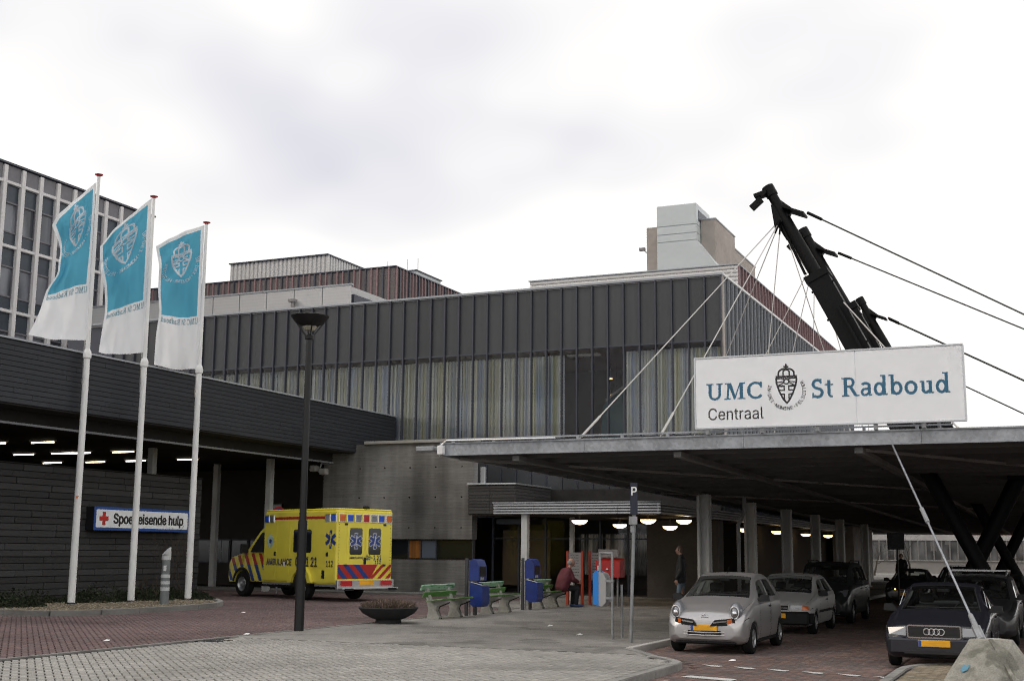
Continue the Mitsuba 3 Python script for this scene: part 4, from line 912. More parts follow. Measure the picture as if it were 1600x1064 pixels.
def flag(px, py, top, bot, fly, seed, which, vb, folds, emb_u, emb_v, emb_h):
    """fly: (distance from the pole, height) at v = 0 .. 1 along the free edge"""
    fly = np.asarray(fly, float); fv = np.linspace(0, 1, 200)
    from scipy.interpolate import PchipInterpolator
    fa, fz = PchipInterpolator(fly[:, 0], fly[:, 1]), PchipInterpolator(fly[:, 0], fly[:, 2])
    def S(u, v):
        u, v = np.asarray(u, float), np.asarray(v, float)
        a = .06 + (fa(v) - .06)*u
        zr = top + (bot-top)*v
        z = zr + (fz(v) - zr)*(np.maximum(u, 0)**1.12)*(1-.06*np.sin(np.pi*u)*(1-v)) - .05*np.sin(np.pi*u)*v
        d = np.zeros_like(u)
        for (amp, ku, kv, ph) in folds: d = d + amp*np.sin(ku*u + kv*v + ph)*np.minimum(1, u*2.5)*(0.5+.5*u)
        th = np.arctan2(v*3.2, u*1.0 + .02); rr_ = np.hypot(u, v*3.2)
        d = d + .075*np.sin(11*th + seed*1.7)*np.minimum(rr_, 1.2)*np.minimum(1, u*3) + .04*(1 - np.abs(np.sin(7*u + 5.5*v*(1 if seed != 3 else -1) + seed)))*np.minimum(1, u*3)
        P_ = np.array([px, py, 0]) + a[..., None]*WD + d[..., None]*WN
        P_[..., 2] = z; return P_
    def N(u, v):
        e = 1e-3; n = np.cross(S(u+e, v) - S(u-e, v), S(u, v+e) - S(u, v-e)); return n/np.linalg.norm(n, axis=-1, keepdims=True)
    def sheet(u0, u1, v0, v1, nu, nv, off=0.0):
        U, V = np.meshgrid(np.linspace(u0, u1, nu), np.linspace(v0, v1, nv)); p = S(U.ravel(), V.ravel()) + off*N(U.ravel(), V.ravel())
        f = [(j*nu+i, j*nu+i+1, (j+1)*nu+i+1) for j in range(nv-1) for i in range(nu-1)] + [(j*nu+i, (j+1)*nu+i+1, (j+1)*nu+i) for j in range(nv-1) for i in range(nu-1)]
        return trimesh.Trimesh(p, f, process=False)
    t = thing('flag', f'{which} teal and white flag, seen from behind, with a crowned shield', 'flag')
    vb0, vb1 = .025, vb
    add('field', sheet(.075, .945, vb0, vb1, 44, 60), 'm_flag_blue', t, True)
    hem = join(sheet(0, .075, vb0, vb1, 6, 60), sheet(.945, 1, vb0, vb1, 5, 60), sheet(0, 1, 0, vb0, 44, 4))
    add('hem', hem, 'm_flag_white', t, True)
    add('lower_field', sheet(0, 1, vb1, 1, 48, 40), 'm_flag_white', t, True)
    W_, H_m = 1.52, abs(top-bot)
    def wrap(mesh, u0, v0, w, hgt):
        """mesh drawn flat in metres of the flag: x along u from the pole, y up"""
        m = mesh.copy(); m.merge_vertices(); 
        out = []
        for s in (1, -1):
            q = m.subdivide_to_size(.12, max_iter=12) if hasattr(m, 'subdivide_to_size') else m
            u = np.clip(u0 + q.vertices[:, 0]/w, .002, .998); v = np.clip(v0 - q.vertices[:, 1]/hgt, .002, .998)
            out.append(trimesh.Trimesh(S(u, v) + s*.006*N(u, v), q.faces if s > 0 else q.faces[:, ::-1], process=False))
        return join(*out)
    def flatmesh(poly):
        ms = []
        for g in getattr(poly, 'geoms', [poly]):
            if g.area < 1e-7: continue
            v, f = trimesh.creation.triangulate_polygon(g, engine='earcut'); ms.append(trimesh.Trimesh(np.column_stack([v, np.zeros(len(v))]), f, process=False))
        return join(ms)
    def lid(m):
        """upper faces only of an extruded lettering mesh"""
        k = m.face_normals[:, 2] > .5; q = trimesh.Trimesh(m.vertices, m.faces[k], process=False); q.remove_unreferenced_vertices(); return q
    add('emblem', wrap(flatmesh(emblem(emb_h).buffer(.002)), emb_u, emb_v, W_, H_m), 'm_flag_print', t)
    add('motto', wrap(lid(arc_text(MOTTO, .105*emb_h/1.3, .425*emb_h, 160, 392, .325*emb_h, .003, True)), emb_u, emb_v, W_, H_m), 'm_flag_print', t)
    add('lettering', wrap(flatmesh(serif_text('UMC St Radboud', .19, 1.36)), .045, vb + .055, W_, H_m), 'm_flag_ink', t)
flag(-25.36, 27.35, 12.13, 7.45, [(0, 1.20, 10.76), (.18, .93, 10.02), (.40, .94, 9.42), (.60, 1.24, 8.85), (.8, 1.36, 8.25), (1, 1.60, 7.50)], 1, 'leftmost, strongly folded', .645,
     [(.16, 6.0, 4.5, .2), (.08, 12, -7, 1.0), (.06, 4, 14, 2), (.045, 20, 9, 0)], .50, .325, 1.38)
flag(-25.05, 29.42, 12.16, 7.38, [(0, 1.47, 10.53), (.2, 1.42, 9.88), (.4, 1.27, 9.25), (.62, 1.22, 8.62), (.8, 1.27, 8.0), (1, 1.32, 7.32)], 2, 'middle, smooth', .655,
     [(.11, 5.0, 3.0, .8), (.06, 13, 7, 2.0), (.045, 6, 15, 1), (.036, 22, -12, 1)], .52, .335, 1.47)
flag(-24.61, 31.46, 11.77, 7.14, [(0, 1.52, 10.96), (.18, 1.38, 10.28), (.4, 1.37, 9.6), (.62, 1.31, 8.8), (.8, 1.36, 8.1), (1, 1.37, 7.20)], 3, 'rightmost, paler', .635,
     [(.12, 6.0, -3.0, 1.8), (.065, 12, 8, .5), (.045, 7, 13, 3), (.036, 21, 11, 2)], .50, .345, 1.36)

# ---------------------------------------------------------------- street furniture
t = thing('street_lamp', 'tall black street lamp with a conical uplit bowl on the pavement edge', 'street lamp')
lx, ly = -14.30, 21.85
add('post', join(tube((lx, ly, -.02), (lx, ly, 2.2), .098, .092, 18), tube((lx, ly, 2.2), (lx, ly, 5.95), .075, .065, 16)), 'm_dark_paint', t, 40)
add('hub', lathe([(.0, 5.9), (.09, 5.95), (.10, 6.03), (.0, 6.08)], 16).apply_translation((lx, ly, 0)), 'm_dark_paint', t, 40)
add('bowl', lathe([(.16, 6.22), (.30, 6.30), (.39, 6.42), (.40, 6.44), (.38, 6.45), (.0, 6.50)], 28).apply_translation((lx, ly, 0)), 'm_dark_paint', t, 40)
add('glass', lathe([(.0, 6.12), (.10, 6.14), (.155, 6.22), (.0, 6.24)], 20).apply_translation((lx, ly, 0)), mat('m_lamp_glass', (.40, .38, .30), .3), t, 40)
for i in range(4):
    a = math.pi/4 + i*math.pi/2; c, s = math.cos(a), math.sin(a)
    add('bracket', beam((lx+.06*c, ly+.06*s, 6.0), (lx+.30*c, ly+.30*s, 6.32), .022, .03), 'm_dark_paint', t)
# planter with heather
t = thing('planter_bowl', 'round dark concrete bowl filled with brownish heather, beside the street lamp', 'planter')
px, py = -14.10, 25.15
add('bowl', lathe([(.0, 0), (.30, 0), (.28, .08), (.40, .12), (.58, .22), (.68, .34), (.66, .36), (.60, .33), (.0, .30)], 36).apply_translation((px, py, 0)), 'm_planter', t, 35)
add('soil', lathe([(.0, .335), (.61, .325)][::-1], 24).apply_translation((px, py, 0)), 'm_soil', t)
def blades(n, seed, gen, cols, m):
    r = np.random.default_rng(seed); V, F, Cc = [], [], []
    for i in range(n):
        base, d, l, w = gen(r); d = d/np.linalg.norm(d)
        s = np.cross(d, r.normal(size=3)); s /= np.linalg.norm(s)
        k = len(V); V += [base - s*w, base + s*w, base + d*l*.6 + s*w*.9, base + d*l, base + d*l*.6 - s*w*.9]
        F += [(k, k+1, k+2), (k, k+2, k+4), (k+4, k+2, k+3)]
        c = np.array(cols[r.integers(len(cols))])*r.uniform(.6, 1.3); Cc += [c]*5
    return P((np.array(V), np.array(F)), m, color=np.clip(np.array(Cc), 0, 1))
def gen_heather(r):
    a, q = r.uniform(0, 2*math.pi), .57*math.sqrt(r.uniform()); b = np.array([px + q*math.cos(a), py + q*math.sin(a), .33])
    return b, np.array([q*math.cos(a)*.9, q*math.sin(a)*.9, 1]) + r.normal(0, .28, 3), r.uniform(.10, .24)*(1.1-.35*q/.57), .007
put('heather', blades(3200, 1, gen_heather, [(.21, .155, .14), (.15, .10, .09), (.28, .22, .19), (.12, .11, .06)], 'm_heather'), t, kind='stuff')
# benches
def bench(y, label):
    """two concrete legs, bench back on the far left side, seat facing the parked cars (+X)"""
    t = thing('bench', label, 'bench', 'green benches in a row along the pavement')
    x = -14.05; L = 1.75
    for k, yy in enumerate((y + .30, y + L - .32)):
        q = Polygon([(-.12, 0), (.20, 0), (.22, .04), (.13, .20), (.16, .30), (.42, .40), (.42, .44), (-.02, .40), (-.16, .78), (-.21, .77), (-.12, .42), (-.08, .20)])
        m = frame_mesh(ext(q, .13), (x, yy + .065, 0), (1, 0, 0), (0, 0, 1)); add('leg', m, 'm_bench_concrete', t)
        for s in (-.07, .072): add('leg_trim', frame_mesh(ext(LineString([(.21, .02), (.13, .20), (.16, .29), (.42, .39)]).buffer(.016), .012), (x, yy + s, 0), (1, 0, 0), (0, 0, 1)), 'm_dark_paint', t) if s > 0 else None
    def slat(cx, cz, w, ang, m, name='seat_slat', th=.035):
        b = bx(-w/2, w/2, y, y+L, -th/2, th/2, .006); b.apply_transform(trimesh.transformations.rotation_matrix(ang, (0, 1, 0))); b.apply_translation((cx, 0, cz)); add(name, b, m, t)
    for i in range(3): slat(x + .04 + i*.145, .432 + i*.018, .135, -.12, 'm_bench')
    slat(x - .095, .575, .13, -1.22, 'm_bench', 'back_slat'); slat(x - .155, .735, .135, -1.22, 'm_bench_pale', 'back_slat', .04)
    return t
bench(26.9, 'green bench with a pale worn top slat, nearest and left of the first blue bin')
bench(29.9, 'green bench between the two blue bins')
bench(33.35, 'green bench on which the man in the maroon jacket sits')
# blue bins
def bin_(y, label):
    t = thing('litter_bin', label, 'litter bin', 'blue litter bins between the benches')
    x = -13.97
    add('post', bx(x-.10, x-.02, y-.16, y-.10, 0, 1.42, .006), 'm_black_paint', t)
    add('post', bx(x-.02, x+.06, y+.18, y+.26, 0, .62, .006), 'm_black_paint', t)
    add('thin_post', tube((x-.02, y-.02, 0), (x-.02, y-.02, 1.25), .022), 'm_galv_post', t)
    hood = Polygon([(0, .86), (.27, .86), (.27, 1.22), (.20, 1.38), (.08, 1.40), (0, 1.34)])
    h = frame_mesh(ext(hood, .48), (x + .0, y + .36, 0), (1, 0, 0), (0, 0, 1))
    add('hood', h, 'm_bin_blue', t)
    add('opening', bx(x+.268, x+.276, y-.06, y+.30, .98, 1.22), 'm_ink', t)
    lo = Polygon([(0, .30), (.10, .22), (.30, .22), (.36, .30), (.36, .72), (.05, .82), (0, .80)])
    add('bin', frame_mesh(ext(lo, .42), (x + .02, y + .30, 0), (1, 0, 0), (0, 0, 1)), 'm_bin_blue', t)
    add('rim', path([(x+.06, y-.12, .83), (x+.37, y-.12, .76), (x+.37, y+.28, .76)], .012), 'm_alu', t)
    add('ash_plate', bx(x+.268, x+.278, y-.02, y+.18, .88, .95), 'm_alu', t)
bin_(29.15, 'blue litter bin with a hood, between the first and second bench')
bin_(32.75, 'blue litter bin with a hood, between the second and third bench')
# bollard light in the bed
t = thing('light_bollard', 'grey and white striped bollard light in the planting bed before the red cross sign', 'bollard')
bx_, by_ = -23.30, 28.75
for i, (z0, z1, m, rr) in enumerate(((0, .36, 'm_bollard', .125), (.361, .46, 'm_bollard_light', .127), (.461, .54, 'm_bollard', .125), (.541, .63, 'm_bollard_light', .127), (.631, .72, 'm_bollard', .125), (.721, .81, 'm_bollard_light', .127), (.811, 1.21, 'm_bollard', .112), (1.211, 1.33, 'm_bollard_light', .127))):
    add('band', lathe([(0, z0), (rr, z0), (rr, z1), (0, z1)], 20).apply_translation((bx_, by_, .07)), m, t, 40)
top = trimesh.creation.cylinder(.127, .012, sections=24); top.apply_scale((1, 1.45, 1)); top.apply_transform(trimesh.transformations.rotation_matrix(math.radians(42), (0.78, -.62, 0))); top.apply_translation((bx_, by_, 1.53))
add('head', hull(np.vstack([top.vertices, lathe([(.127, 1.401)], 20).vertices + (bx_, by_, 0) if False else np.array([(bx_+.127*math.cos(a), by_+.127*math.sin(a), 1.402) for a in np.linspace(0, 6.28, 20)])])), 'm_bollard_light', t, 30)
add('label', bx(bx_+.02, bx_+.11, by_-.128, by_-.118, .98, 1.13), 'm_white_flat', t)
# parking sign
t = thing('parking_sign', 'blue parking sign with a P on a grey post at the pavement kerb', 'sign')
px_, py_ = -7.40, 22.2
add('post', tube((px_, py_, 0), (px_+.10, py_, 2.85), .033, n=12), 'm_galv_post', t, True)
mat('m_navy', (.012, .016, .035), .4)
add('plate', bx(px_+.03, px_+.17, py_-.075, py_-.05, 2.30, 2.88, .006), 'm_navy', t)
add('lettering', frame_mesh(sans('P', .15, .003, True), (px_+.055, py_-.0765, 2.66), (1, 0, 0), (0, 0, 1)), 'm_white_flat', t)
add('lower_plate', bx(px_, px_+.16, py_-.07, py_-.045, 2.12, 2.27, .005), 'm_galv_post', t)
add('clamp', bx(px_+.02, px_+.10, py_-.045, py_+.045, 1.98, 2.10, .005), 'm_galv_post', t)
# hoop stand with blue and grey panel
t = thing('hoop_stand', 'grey tubular hoop stand carrying a blue and grey box, left of the parking sign', 'stand')
hx, hy = -7.98, 22.85
add('hoop', path([(hx, hy, 0), (hx, hy, 1.60), (hx-.245, hy, 1.60), (hx-.245, hy, .65)], .026), 'm_galv_post', t, True)
add('rear_leg', tube((hx+.02, hy+.5, 0), (hx+.02, hy+.5, 1.0), .024), 'm_galv_post', t, True)
q = Polygon([(0, .64), (.18, .60), (.26, .68), (.26, 1.12), (.20, 1.22), (.06, 1.27), (0, 1.22)])
add('blue_face', frame_mesh(ext(q.intersection(sbox(-.1, 0, .115, 2)), .30), (hx-.375, hy+.26, 0), (1, 0, 0), (0, 0, 1)), 'm_bright_blue', t)
add('grey_side', frame_mesh(ext(q.intersection(sbox(.117, 0, .4, 2)), .30), (hx-.375, hy+.26, 0), (1, 0, 0), (0, 0, 1)), 'm_panel_grey', t)
for z in (.76, 1.08): add('clamp', bx(hx-.11, hx+.03, hy-.04, hy+.04, z-.02, z+.02), 'm_galv_post', t)
# notice boards and red box behind the benches
def notice(x, y, w, label, ltxt):
    t = thing('notice_board', label, 'notice board')
    for xx in (x, x+w): add('side_post', bx(xx-.035, xx+.035, y-.04, y+.04, ltxt, 1.62, .006), 'm_orange_red', t)
    add('panel', bx(x+.036, x+w-.036, y-.015, y+.015, .75, 1.58), 'm_board_grey', t)
    for z in np.linspace(.9, 1.5, 8): add('line', bx(x+.08, x+w-.1, y-.018, y-.0155, z, z+.012), 'm_ink', t)
notice(-14.08, 36.2, .48, 'grey notice board in a red orange frame behind the seated man', 0)
notice(-13.50, 36.6, .48, 'grey notice board with one red orange post, right of the seated man', 0)
t = thing('newspaper_box', 'red newspaper box with a grey top sign near the entrance', 'box')
add('box', hull([(-13.05, 35.9, 1.33), (-12.30, 35.9, 1.33), (-12.30, 36.35, 1.42), (-13.05, 36.35, 1.42), (-13.05, 35.9, .86), (-12.30, 35.9, .86), (-12.30, 36.35, .86), (-13.05, 36.35, .86)]), 'm_red_box', t)
add('top_sign', bx(-13.05, -12.4, 36.1, 36.16, 1.44, 1.68, .01), 'm_board_grey', t)
add('leg', tube((-12.9, 36.15, 0), (-12.9, 36.15, .86), .03), 'm_galv_post', t); add('leg', tube((-12.45, 36.15, 0), (-12.45, 36.15, .86), .03), 'm_galv_post', t)
add('handle', bx(-12.72, -12.66, 35.86, 35.90, 1.08, 1.12), 'm_white_flat', t)
add('window', bx(-13.0, -12.96, 35.885, 35.899, 1.05, 1.2), 'm_white_flat', t)
# emergency sign on the brick wall
t = thing('emergency_sign', 'blue framed lit-box sign with a red cross on the brick wall behind the flagpoles', 'sign')
EX = -27.45; y0, y1, z0, z1 = 30.35, 34.95, 2.14, 2.86
add('box', bx(-27.78, EX-.004, y0, y1, z0, z1, .01), mat('m_case', (.012, .013, .016), .5), t)
add('border', bx(EX-.003, EX+.004, y0, y1, z0, z1), 'm_sign_blue', t)
add('face', frame_mesh(ext(sbox(.12, .115, y1-y0-.12, z1-z0-.115).buffer(.03), .004), (EX+.0045, y0, z0), (0, 1, 0), (0, 0, 1)), 'm_sign_white', t)
cr = unary_union([sbox(.36, .155, .50, .565), sbox(.225, .29, .635, .43)])
add('cross', frame_mesh(ext(cr, .004), (EX+.009, y0, z0), (0, 1, 0), (0, 0, 1)), 'm_sign_red', t)
add('lettering', frame_mesh(join(sans('Spoedeisende hulp', .30, .004, True, width=3.40), sans('Spoedeisende hulp', .30, .0037, True, width=3.40).apply_translation((.022, 0, 0)), sans('Spoedeisende hulp', .30, .0034, True, width=3.40).apply_translation((.011, .008, 0))), (EX+.009, y0+.86, z0+.22), (0, 1, 0), (0, 0, 1)), 'm_ink', t)
# no stopping sign beyond the ambulance
t = thing('no_stopping_sign', 'round blue and red no stopping sign with a white arrow plate behind the ambulance', 'sign')
sx, sy = -27.0, 39.6
add('post', tube((sx, sy+.05, -.05), (sx, sy+.05, 3.15), .03), 'm_galv_post', t)
def disc(rr, y): c = trimesh.creation.cylinder(rr, .012, sections=28); c.apply_transform(trimesh.transformations.rotation_matrix(math.pi/2, (1, 0, 0))); c.apply_translation((sx, y, 2.80)); return c
add('plate', disc(.36, sy), 'm_sign_red', t); add('field', disc(.28, sy-.011), 'm_sign_blue', t)
for a in (45, 135): add('bar', frame_mesh(ext(affinity.rotate(sbox(-.29, -.032, .29, .032), a), .004), (sx, sy-.0175 - .004*(a > 90), 2.80), (1, 0, 0), (0, 0, 1)), 'm_sign_red', t)
add('arrow_plate', bx(sx-.34, sx+.10, sy-.01, sy+.01, 2.05, 2.32), 'm_white_flat', t)
add('arrow', frame_mesh(ext(Polygon([(-.14, 0), (0, .09), (0, .03), (.14, .03), (.14, -.03), (0, -.03), (0, -.09)]), .003), (sx-.12, sy-.0105, 2.185), (1, 0, 0), (0, 0, 1)), 'm_ink', t)
# square sign seen from behind, far bay
t = thing('square_sign', 'dark square sign seen from behind on a thin post beyond the parked cars', 'sign')
add('post', tube((-5.35, 44.6, -.12), (-5.35, 44.6, 2.33), .03), 'm_dark_paint', t); add('plate', bx(-5.66, -5.10, 44.53, 44.56, 1.76, 2.32, .01), 'm_dark_paint', t)
# wall lamp cluster on the concrete wall
t = thing('wall_floodlight', 'small pair of floodlights on a bracket on the concrete wall under the fascia', 'floodlight')
add('bracket', path([(-26.9, 42.79, 4.95), (-26.9, 42.3, 4.95), (-27.0, 42.25, 4.6)], .03), 'm_galv_post', t)
for s in ((-27.2, 4.75), (-26.75, 4.62)): add('head', bx(s[0]-.14, s[0]+.14, 42.1, 42.4, s[1]-.12, s[1]+.12, .03), 'm_concrete', t)

# ---------------------------------------------------------------- vehicles
from scipy.interpolate import PchipInterpolator
_PC = {}
def pch(x, pts):
    k = tuple(pts)
    if k not in _PC: p = np.asarray(pts, float); _PC[k] = (PchipInterpolator(p[:, 0], p[:, 1]), p[0, 0], p[-1, 0])
    f, a, b = _PC[k]; return float(f(min(max(x, a), b)))
class Car:
    """local frame: nose at y = 0, tail at y = L, x across, z up"""
    def __init__(s, top, belt, plan, roofw, bottom, L):
        s.top, s.belt, s.plan, s.roofw, s.bottom, s.L = top, belt, plan, roofw, bottom, L
        s.memo, s.tx, s.tz = {}, *np.array(top, float).T
    def ring(s, y):
        zt = np.interp(np.linspace(y-.05, y+.05, 7), s.tx, s.tz).mean()
        zs = min(pch(y, s.belt), zt - .045); w = pch(y, s.plan); zb = pch(y, s.bottom)
        cab = np.clip((zt - zs - .05)/.35, 0, 1)
        wr = w*(.86*(1-cab) + cab*s.roofw)
        h = zs - zb
        return np.array([(0, zb), (w*.80, zb), (w*.95, zb + .05), (w*.995, zb + h*.32), (w, zb + h*.62), (w*.985, zs - h*.10), (w*.95, zs), (wr + (w*.95-wr)*.06, zt - .055 - (zt-zs)*.06), (wr*.93, zt - .018), (wr*.60, zt + .004), (0, zt + .018)])
    T_KN = np.array([0, .10, .15, .26, .38, .50, .56, .80, .86, .92, 1.0])
    def pt(s, y, t):
        k = round(float(y), 5)
        if k not in s.memo: s.memo[k] = PchipInterpolator(s.T_KN, s.ring(y))
        return s.memo[k](np.atleast_1d(t))
    def body(s, ny=70, nt=44):
        ys = np.concatenate([[0, .015, .045, .09, .15], np.linspace(.22, s.L-.22, ny), [s.L-.15, s.L-.09, s.L-.045, s.L-.015, s.L]])
        ts = np.unique(np.concatenate([np.linspace(0, 1, nt), s.T_KN])); n = len(ts); V = []
        for y in ys:
            q = s.pt(y, ts); q = np.vstack([q, q[-2:0:-1]*(-1, 1)])
            V.append(np.column_stack([q[:, 0], np.full(len(q), y), q[:, 1]]))
        m = len(V[0]); V = np.array(V); F = []
        for a in range(len(ys)-1):
            i = np.arange(m); j = (i+1) % m
            F += [np.stack([a*m+i, (a+1)*m+i, (a+1)*m+j], 1), np.stack([a*m+i, (a+1)*m+j, a*m+j], 1)]
        vs = V.reshape(-1, 3); c0, c1 = len(vs), len(vs)+1
        vs = np.vstack([vs, V[0].mean(0), V[-1].mean(0)]); i = np.arange(m); j = (i+1) % m; o = (len(ys)-1)*m
        F += [np.stack([i, j, i*0+c0], 1), np.stack([o+j, o+i, i*0+c1], 1)]
        mesh = trimesh.Trimesh(vs, np.vstack(F), process=True); mesh.fix_normals(); return mesh
    def patch(s, corners, nu=14, nv=10, off=.006, side=1):
        """corners: (y, t) at four corners, bilinear in (y, t)"""
        c = np.asarray(corners, float); V = []
        for b in np.linspace(0, 1, nv):
            for a in np.linspace(0, 1, nu):
                q = (c[0]*(1-a) + c[1]*a)*(1-b) + (c[3]*(1-a) + c[2]*a)*b
                V.append((q[0], q[1]))
        V = np.array(V); pts = np.array([[*s.pt(y, t)[0], y] for y, t in V])
        p3 = np.column_stack([pts[:, 0], pts[:, 2], pts[:, 1]]); g = p3.reshape(nv, nu, 3)
        n = np.cross(np.gradient(g, axis=1), np.gradient(g, axis=0)).reshape(-1, 3)
        n /= np.linalg.norm(n, axis=1, keepdims=True) + 1e-9
        flip = np.sign((n*(.6, 0, .8)).sum(1)); n *= np.where(flip == 0, 1, flip)[:, None]
        p3 = p3 + n*off; p3[:, 0] *= side
        F = [(j*nu+i, j*nu+i+1, (j+1)*nu+i+1) for j in range(nv-1) for i in range(nu-1)] + [(j*nu+i, (j+1)*nu+i+1, (j+1)*nu+i) for j in range(nv-1) for i in range(nu-1)]
        return trimesh.Trimesh(p3, F, process=False)
def grid_solid(A, B):
    nv, nu = A.shape[:2]; n = nu*nv; V = np.vstack([A.reshape(-1, 3), B.reshape(-1, 3)]); F = []
    for j in range(nv-1):
        for i in range(nu-1):
            a, b, c, d = j*nu+i, j*nu+i+1, (j+1)*nu+i+1, (j+1)*nu+i
            F += [(a, b, c), (a, c, d), (a+n, c+n, b+n), (a+n, d+n, c+n)]
    edge = [j for j in range(nu)] + [j*nu + nu-1 for j in range(1, nv)] + [(nv-1)*nu + j for j in range(nu-2, -1, -1)] + [j*nu for j in range(nv-2, 0, -1)]
    for a, b in zip(edge, edge[1:] + edge[:1]): F += [(a, a+n, b+n), (a, b+n, b)]
    m = trimesh.Trimesh(V, F, process=False)
    if m.volume < 0: m.invert()
    return m3.Manifold(m3.Mesh(np.asarray(m.vertices, np.float32), np.asarray(m.faces, np.uint32)))
def both(C, corners, nu, nv, off):
    a = C.patch(corners, nu, nv, off, 1).vertices.reshape(nv, nu, 3); b = C.patch(corners, nu, nv, off, -1).vertices.reshape(nv, nu, 3)
    return np.concatenate([b[::-1], a[1:]], 0)
def gridmesh(A):
    nv, nu = A.shape[:2]; F = [(j*nu+i, j*nu+i+1, (j+1)*nu+i+1) for j in range(nv-1) for i in range(nu-1)] + [(j*nu+i, (j+1)*nu+i+1, (j+1)*nu+i) for j in range(nv-1) for i in range(nu-1)]
    return trimesh.Trimesh(A.reshape(-1, 3), F, process=False)
def hollow(C, M, spec):
    y0, y1, y2, y3 = spec['ws']; out = m3.Manifold(); ys = np.linspace(y0 + .16, y3 - .12, 16); P_ = []
    for y in ys:
        r = C.ring(y); zt, zs, wr, w = r[9][1], r[6][1], r[8][0], r[4][0]
        P_.append([(s*q[0], y, q[1]) for s in (-1, 1) for q in ((w-.10, .36), (w-.09, zs-.04), (max(wr-.05, .2), zt-.075), (max(wr*.5, .2), zt-.05))])
    for a, b in zip(P_[:-1], P_[1:]): out = out + m3.Manifold.hull_points(np.array(a + b, np.float64))
    M = M - out
    wins = [[(y0+.05, 1.0), (y1-.03, 1.0), (y1-.03, .865), (y0+.06, .865)], [(y2+.03, 1.0), (y3-.05, 1.0), (y3-.05, .87), (y2+.03, .87)]]
    for c in wins: M = M - grid_solid(both(C, c, 12, 10, .05), both(C, c, 12, 10, -.16))
    for s in (1, -1):
        for (ya, yb, yc, yd) in spec['side']:
            c = [(ya, .595), (yb, .595), (yc, .775), (yd, .775)]
            g = [C.patch(c, 12, 8, o, s).vertices.reshape(8, 12, 3) for o in (.05, -.14)]; M = M - grid_solid(*g)
    return M
def cabin(t, tf, spec, C):
    y0, y1, y2, y3 = spec['ws']; zr = C.ring((y1+y2)/2)[9][1]; zs = C.ring(y1)[6][1]
    A_ = lambda n, m, mt='m_seat', s=False: add(n, m, mt, t, s, tf)
    A_('dashboard', hull([(s*.66, y, z) for s in (-1, 1) for y, z in ((y0+.22, zs-.10), (y0+.55, zs+.0), (y0+.62, zs-.06), (y0+.6, zs-.35), (y0+.22, zs-.35))]))
    A_('cabin_floor', bx(-.62, .62, y0+.2, y3-.2, .33, .37), 'm_ink')
    for s in (-1, 1):
        yb = y1 + .38
        k = A_('seat', trimesh.util.concatenate([hull([(s*.36+dx, y, z) for dx in (-.21, .21) for y, z in ((yb, .50), (yb+.14, .50), (yb+.24, zr-.42), (yb+.14, zr-.42))]), bx(s*.36-.22, s*.36+.22, yb-.42, yb+.05, .42, .56, .03)]))
        add('headrest', bx(s*.36-.13, s*.36+.13, yb+.17, yb+.26, zr-.38, zr-.21, .03), 'm_seat', k, False, tf)
    A_('rear_seat', hull([(s*.58, y, z) for s in (-1, 1) for y, z in ((y2-.35, .5), (y2-.15, .5), (y2-.02, zr-.45), (y2-.12, zr-.45))]))
    st = trimesh.creation.torus(.18, .016, major_sections=24, minor_sections=6); st.apply_transform(trimesh.transformations.rotation_matrix(math.radians(65), (1, 0, 0))); st.apply_translation((.36, y0+.72, zs+.0)); A_('steering_wheel', st, 'm_ink', True)
    A_('inner_mirror', bx(-.11, .11, y1-.10, y1-.07, zr-.16, zr-.10, .01), 'm_ink')
def seams(t, tf, C, spec):
    """narrow dark gaps round doors and bonnet"""
    for s in (1, -1):
        for (ya, yb, yc, yd) in spec['side']:
            for y in (ya - .09, yb + .03):
                if y < spec['axles'][0] + .35 or abs(y - spec['axles'][1]) < .36: continue
                add('door_seam', C.patch([(y-.005, .16), (y+.005, .16), (y+.005, .58), (y-.005, .58)], 2, 14, .003, s), 'm_ink', t, False, tf)
        y0 = spec['ws'][0]
        add('bonnet_seam', C.patch([(.22, .80), (y0-.02, .76), (y0-.02, .77), (.22, .812)], 16, 2, .003, s), 'm_ink', t, False, tf)
        add('bumper_seam', C.patch([(.16, .50), (.42, .44), (.42, .452), (.16, .512)], 8, 2, .003, s), 'm_ink', t, False, tf)
def cut_arches(mesh, ys, R, w, depth=.34):
    M = m3.Manifold(m3.Mesh(np.asarray(mesh.vertices, np.float32), np.asarray(mesh.faces, np.uint32)))
    for y in ys:
        for s in (-1, 1):
            c = m3.Manifold.cylinder(depth, R, R, 40).rotate([0, 90*s, 0]).translate([s*(w - depth + .06) , y, R - .045])
            M = M - c
    return M
def wheel(parent, x, y, side, R, m_rim='m_rim', w=.19, tf=None, spokes=6):
    """side = +1 or -1: outer face towards that x"""
    prof = [(R*.60, -w/2), (R*.9, -w/2), (R, -w/2+.03), (R, w/2-.03), (R*.9, w/2), (R*.64, w/2), (R*.62, w/2-.02), (R*.60, -w/2)]
    ty = lathe(prof, 32); rim = [lathe([(R*.62, w/2-.02), (R*.60, w/2-.005), (R*.54, w/2-.03), (R*.5, w/2-.07), (0, w/2-.07)], 28), lathe([(R*.17, w/2-.06), (R*.15, w/2-.005), (0, w/2)], 14)]
    for i in range(spokes):
        a = i*2*math.pi/spokes; rim.append(beam((R*.1*math.cos(a), R*.1*math.sin(a), w/2-.03), (R*.55*math.cos(a), R*.55*math.sin(a), w/2-.035), .06, .03))
    M = np.array([[0, 0, side, x], [1, 0, 0, y], [0, side, 0, R], [0, 0, 0, 1.0]])
    wk = None
    for nm, g, m in (('tyre', ty, 'm_tyre'), ('rim', join(*rim), m_rim)):
        g = g.copy(); g.apply_transform(M)
        if nm == 'tyre': wk = add('wheel', g, m, parent, 40, tf)
        else: add('rim', g, m, wk, 40, tf)
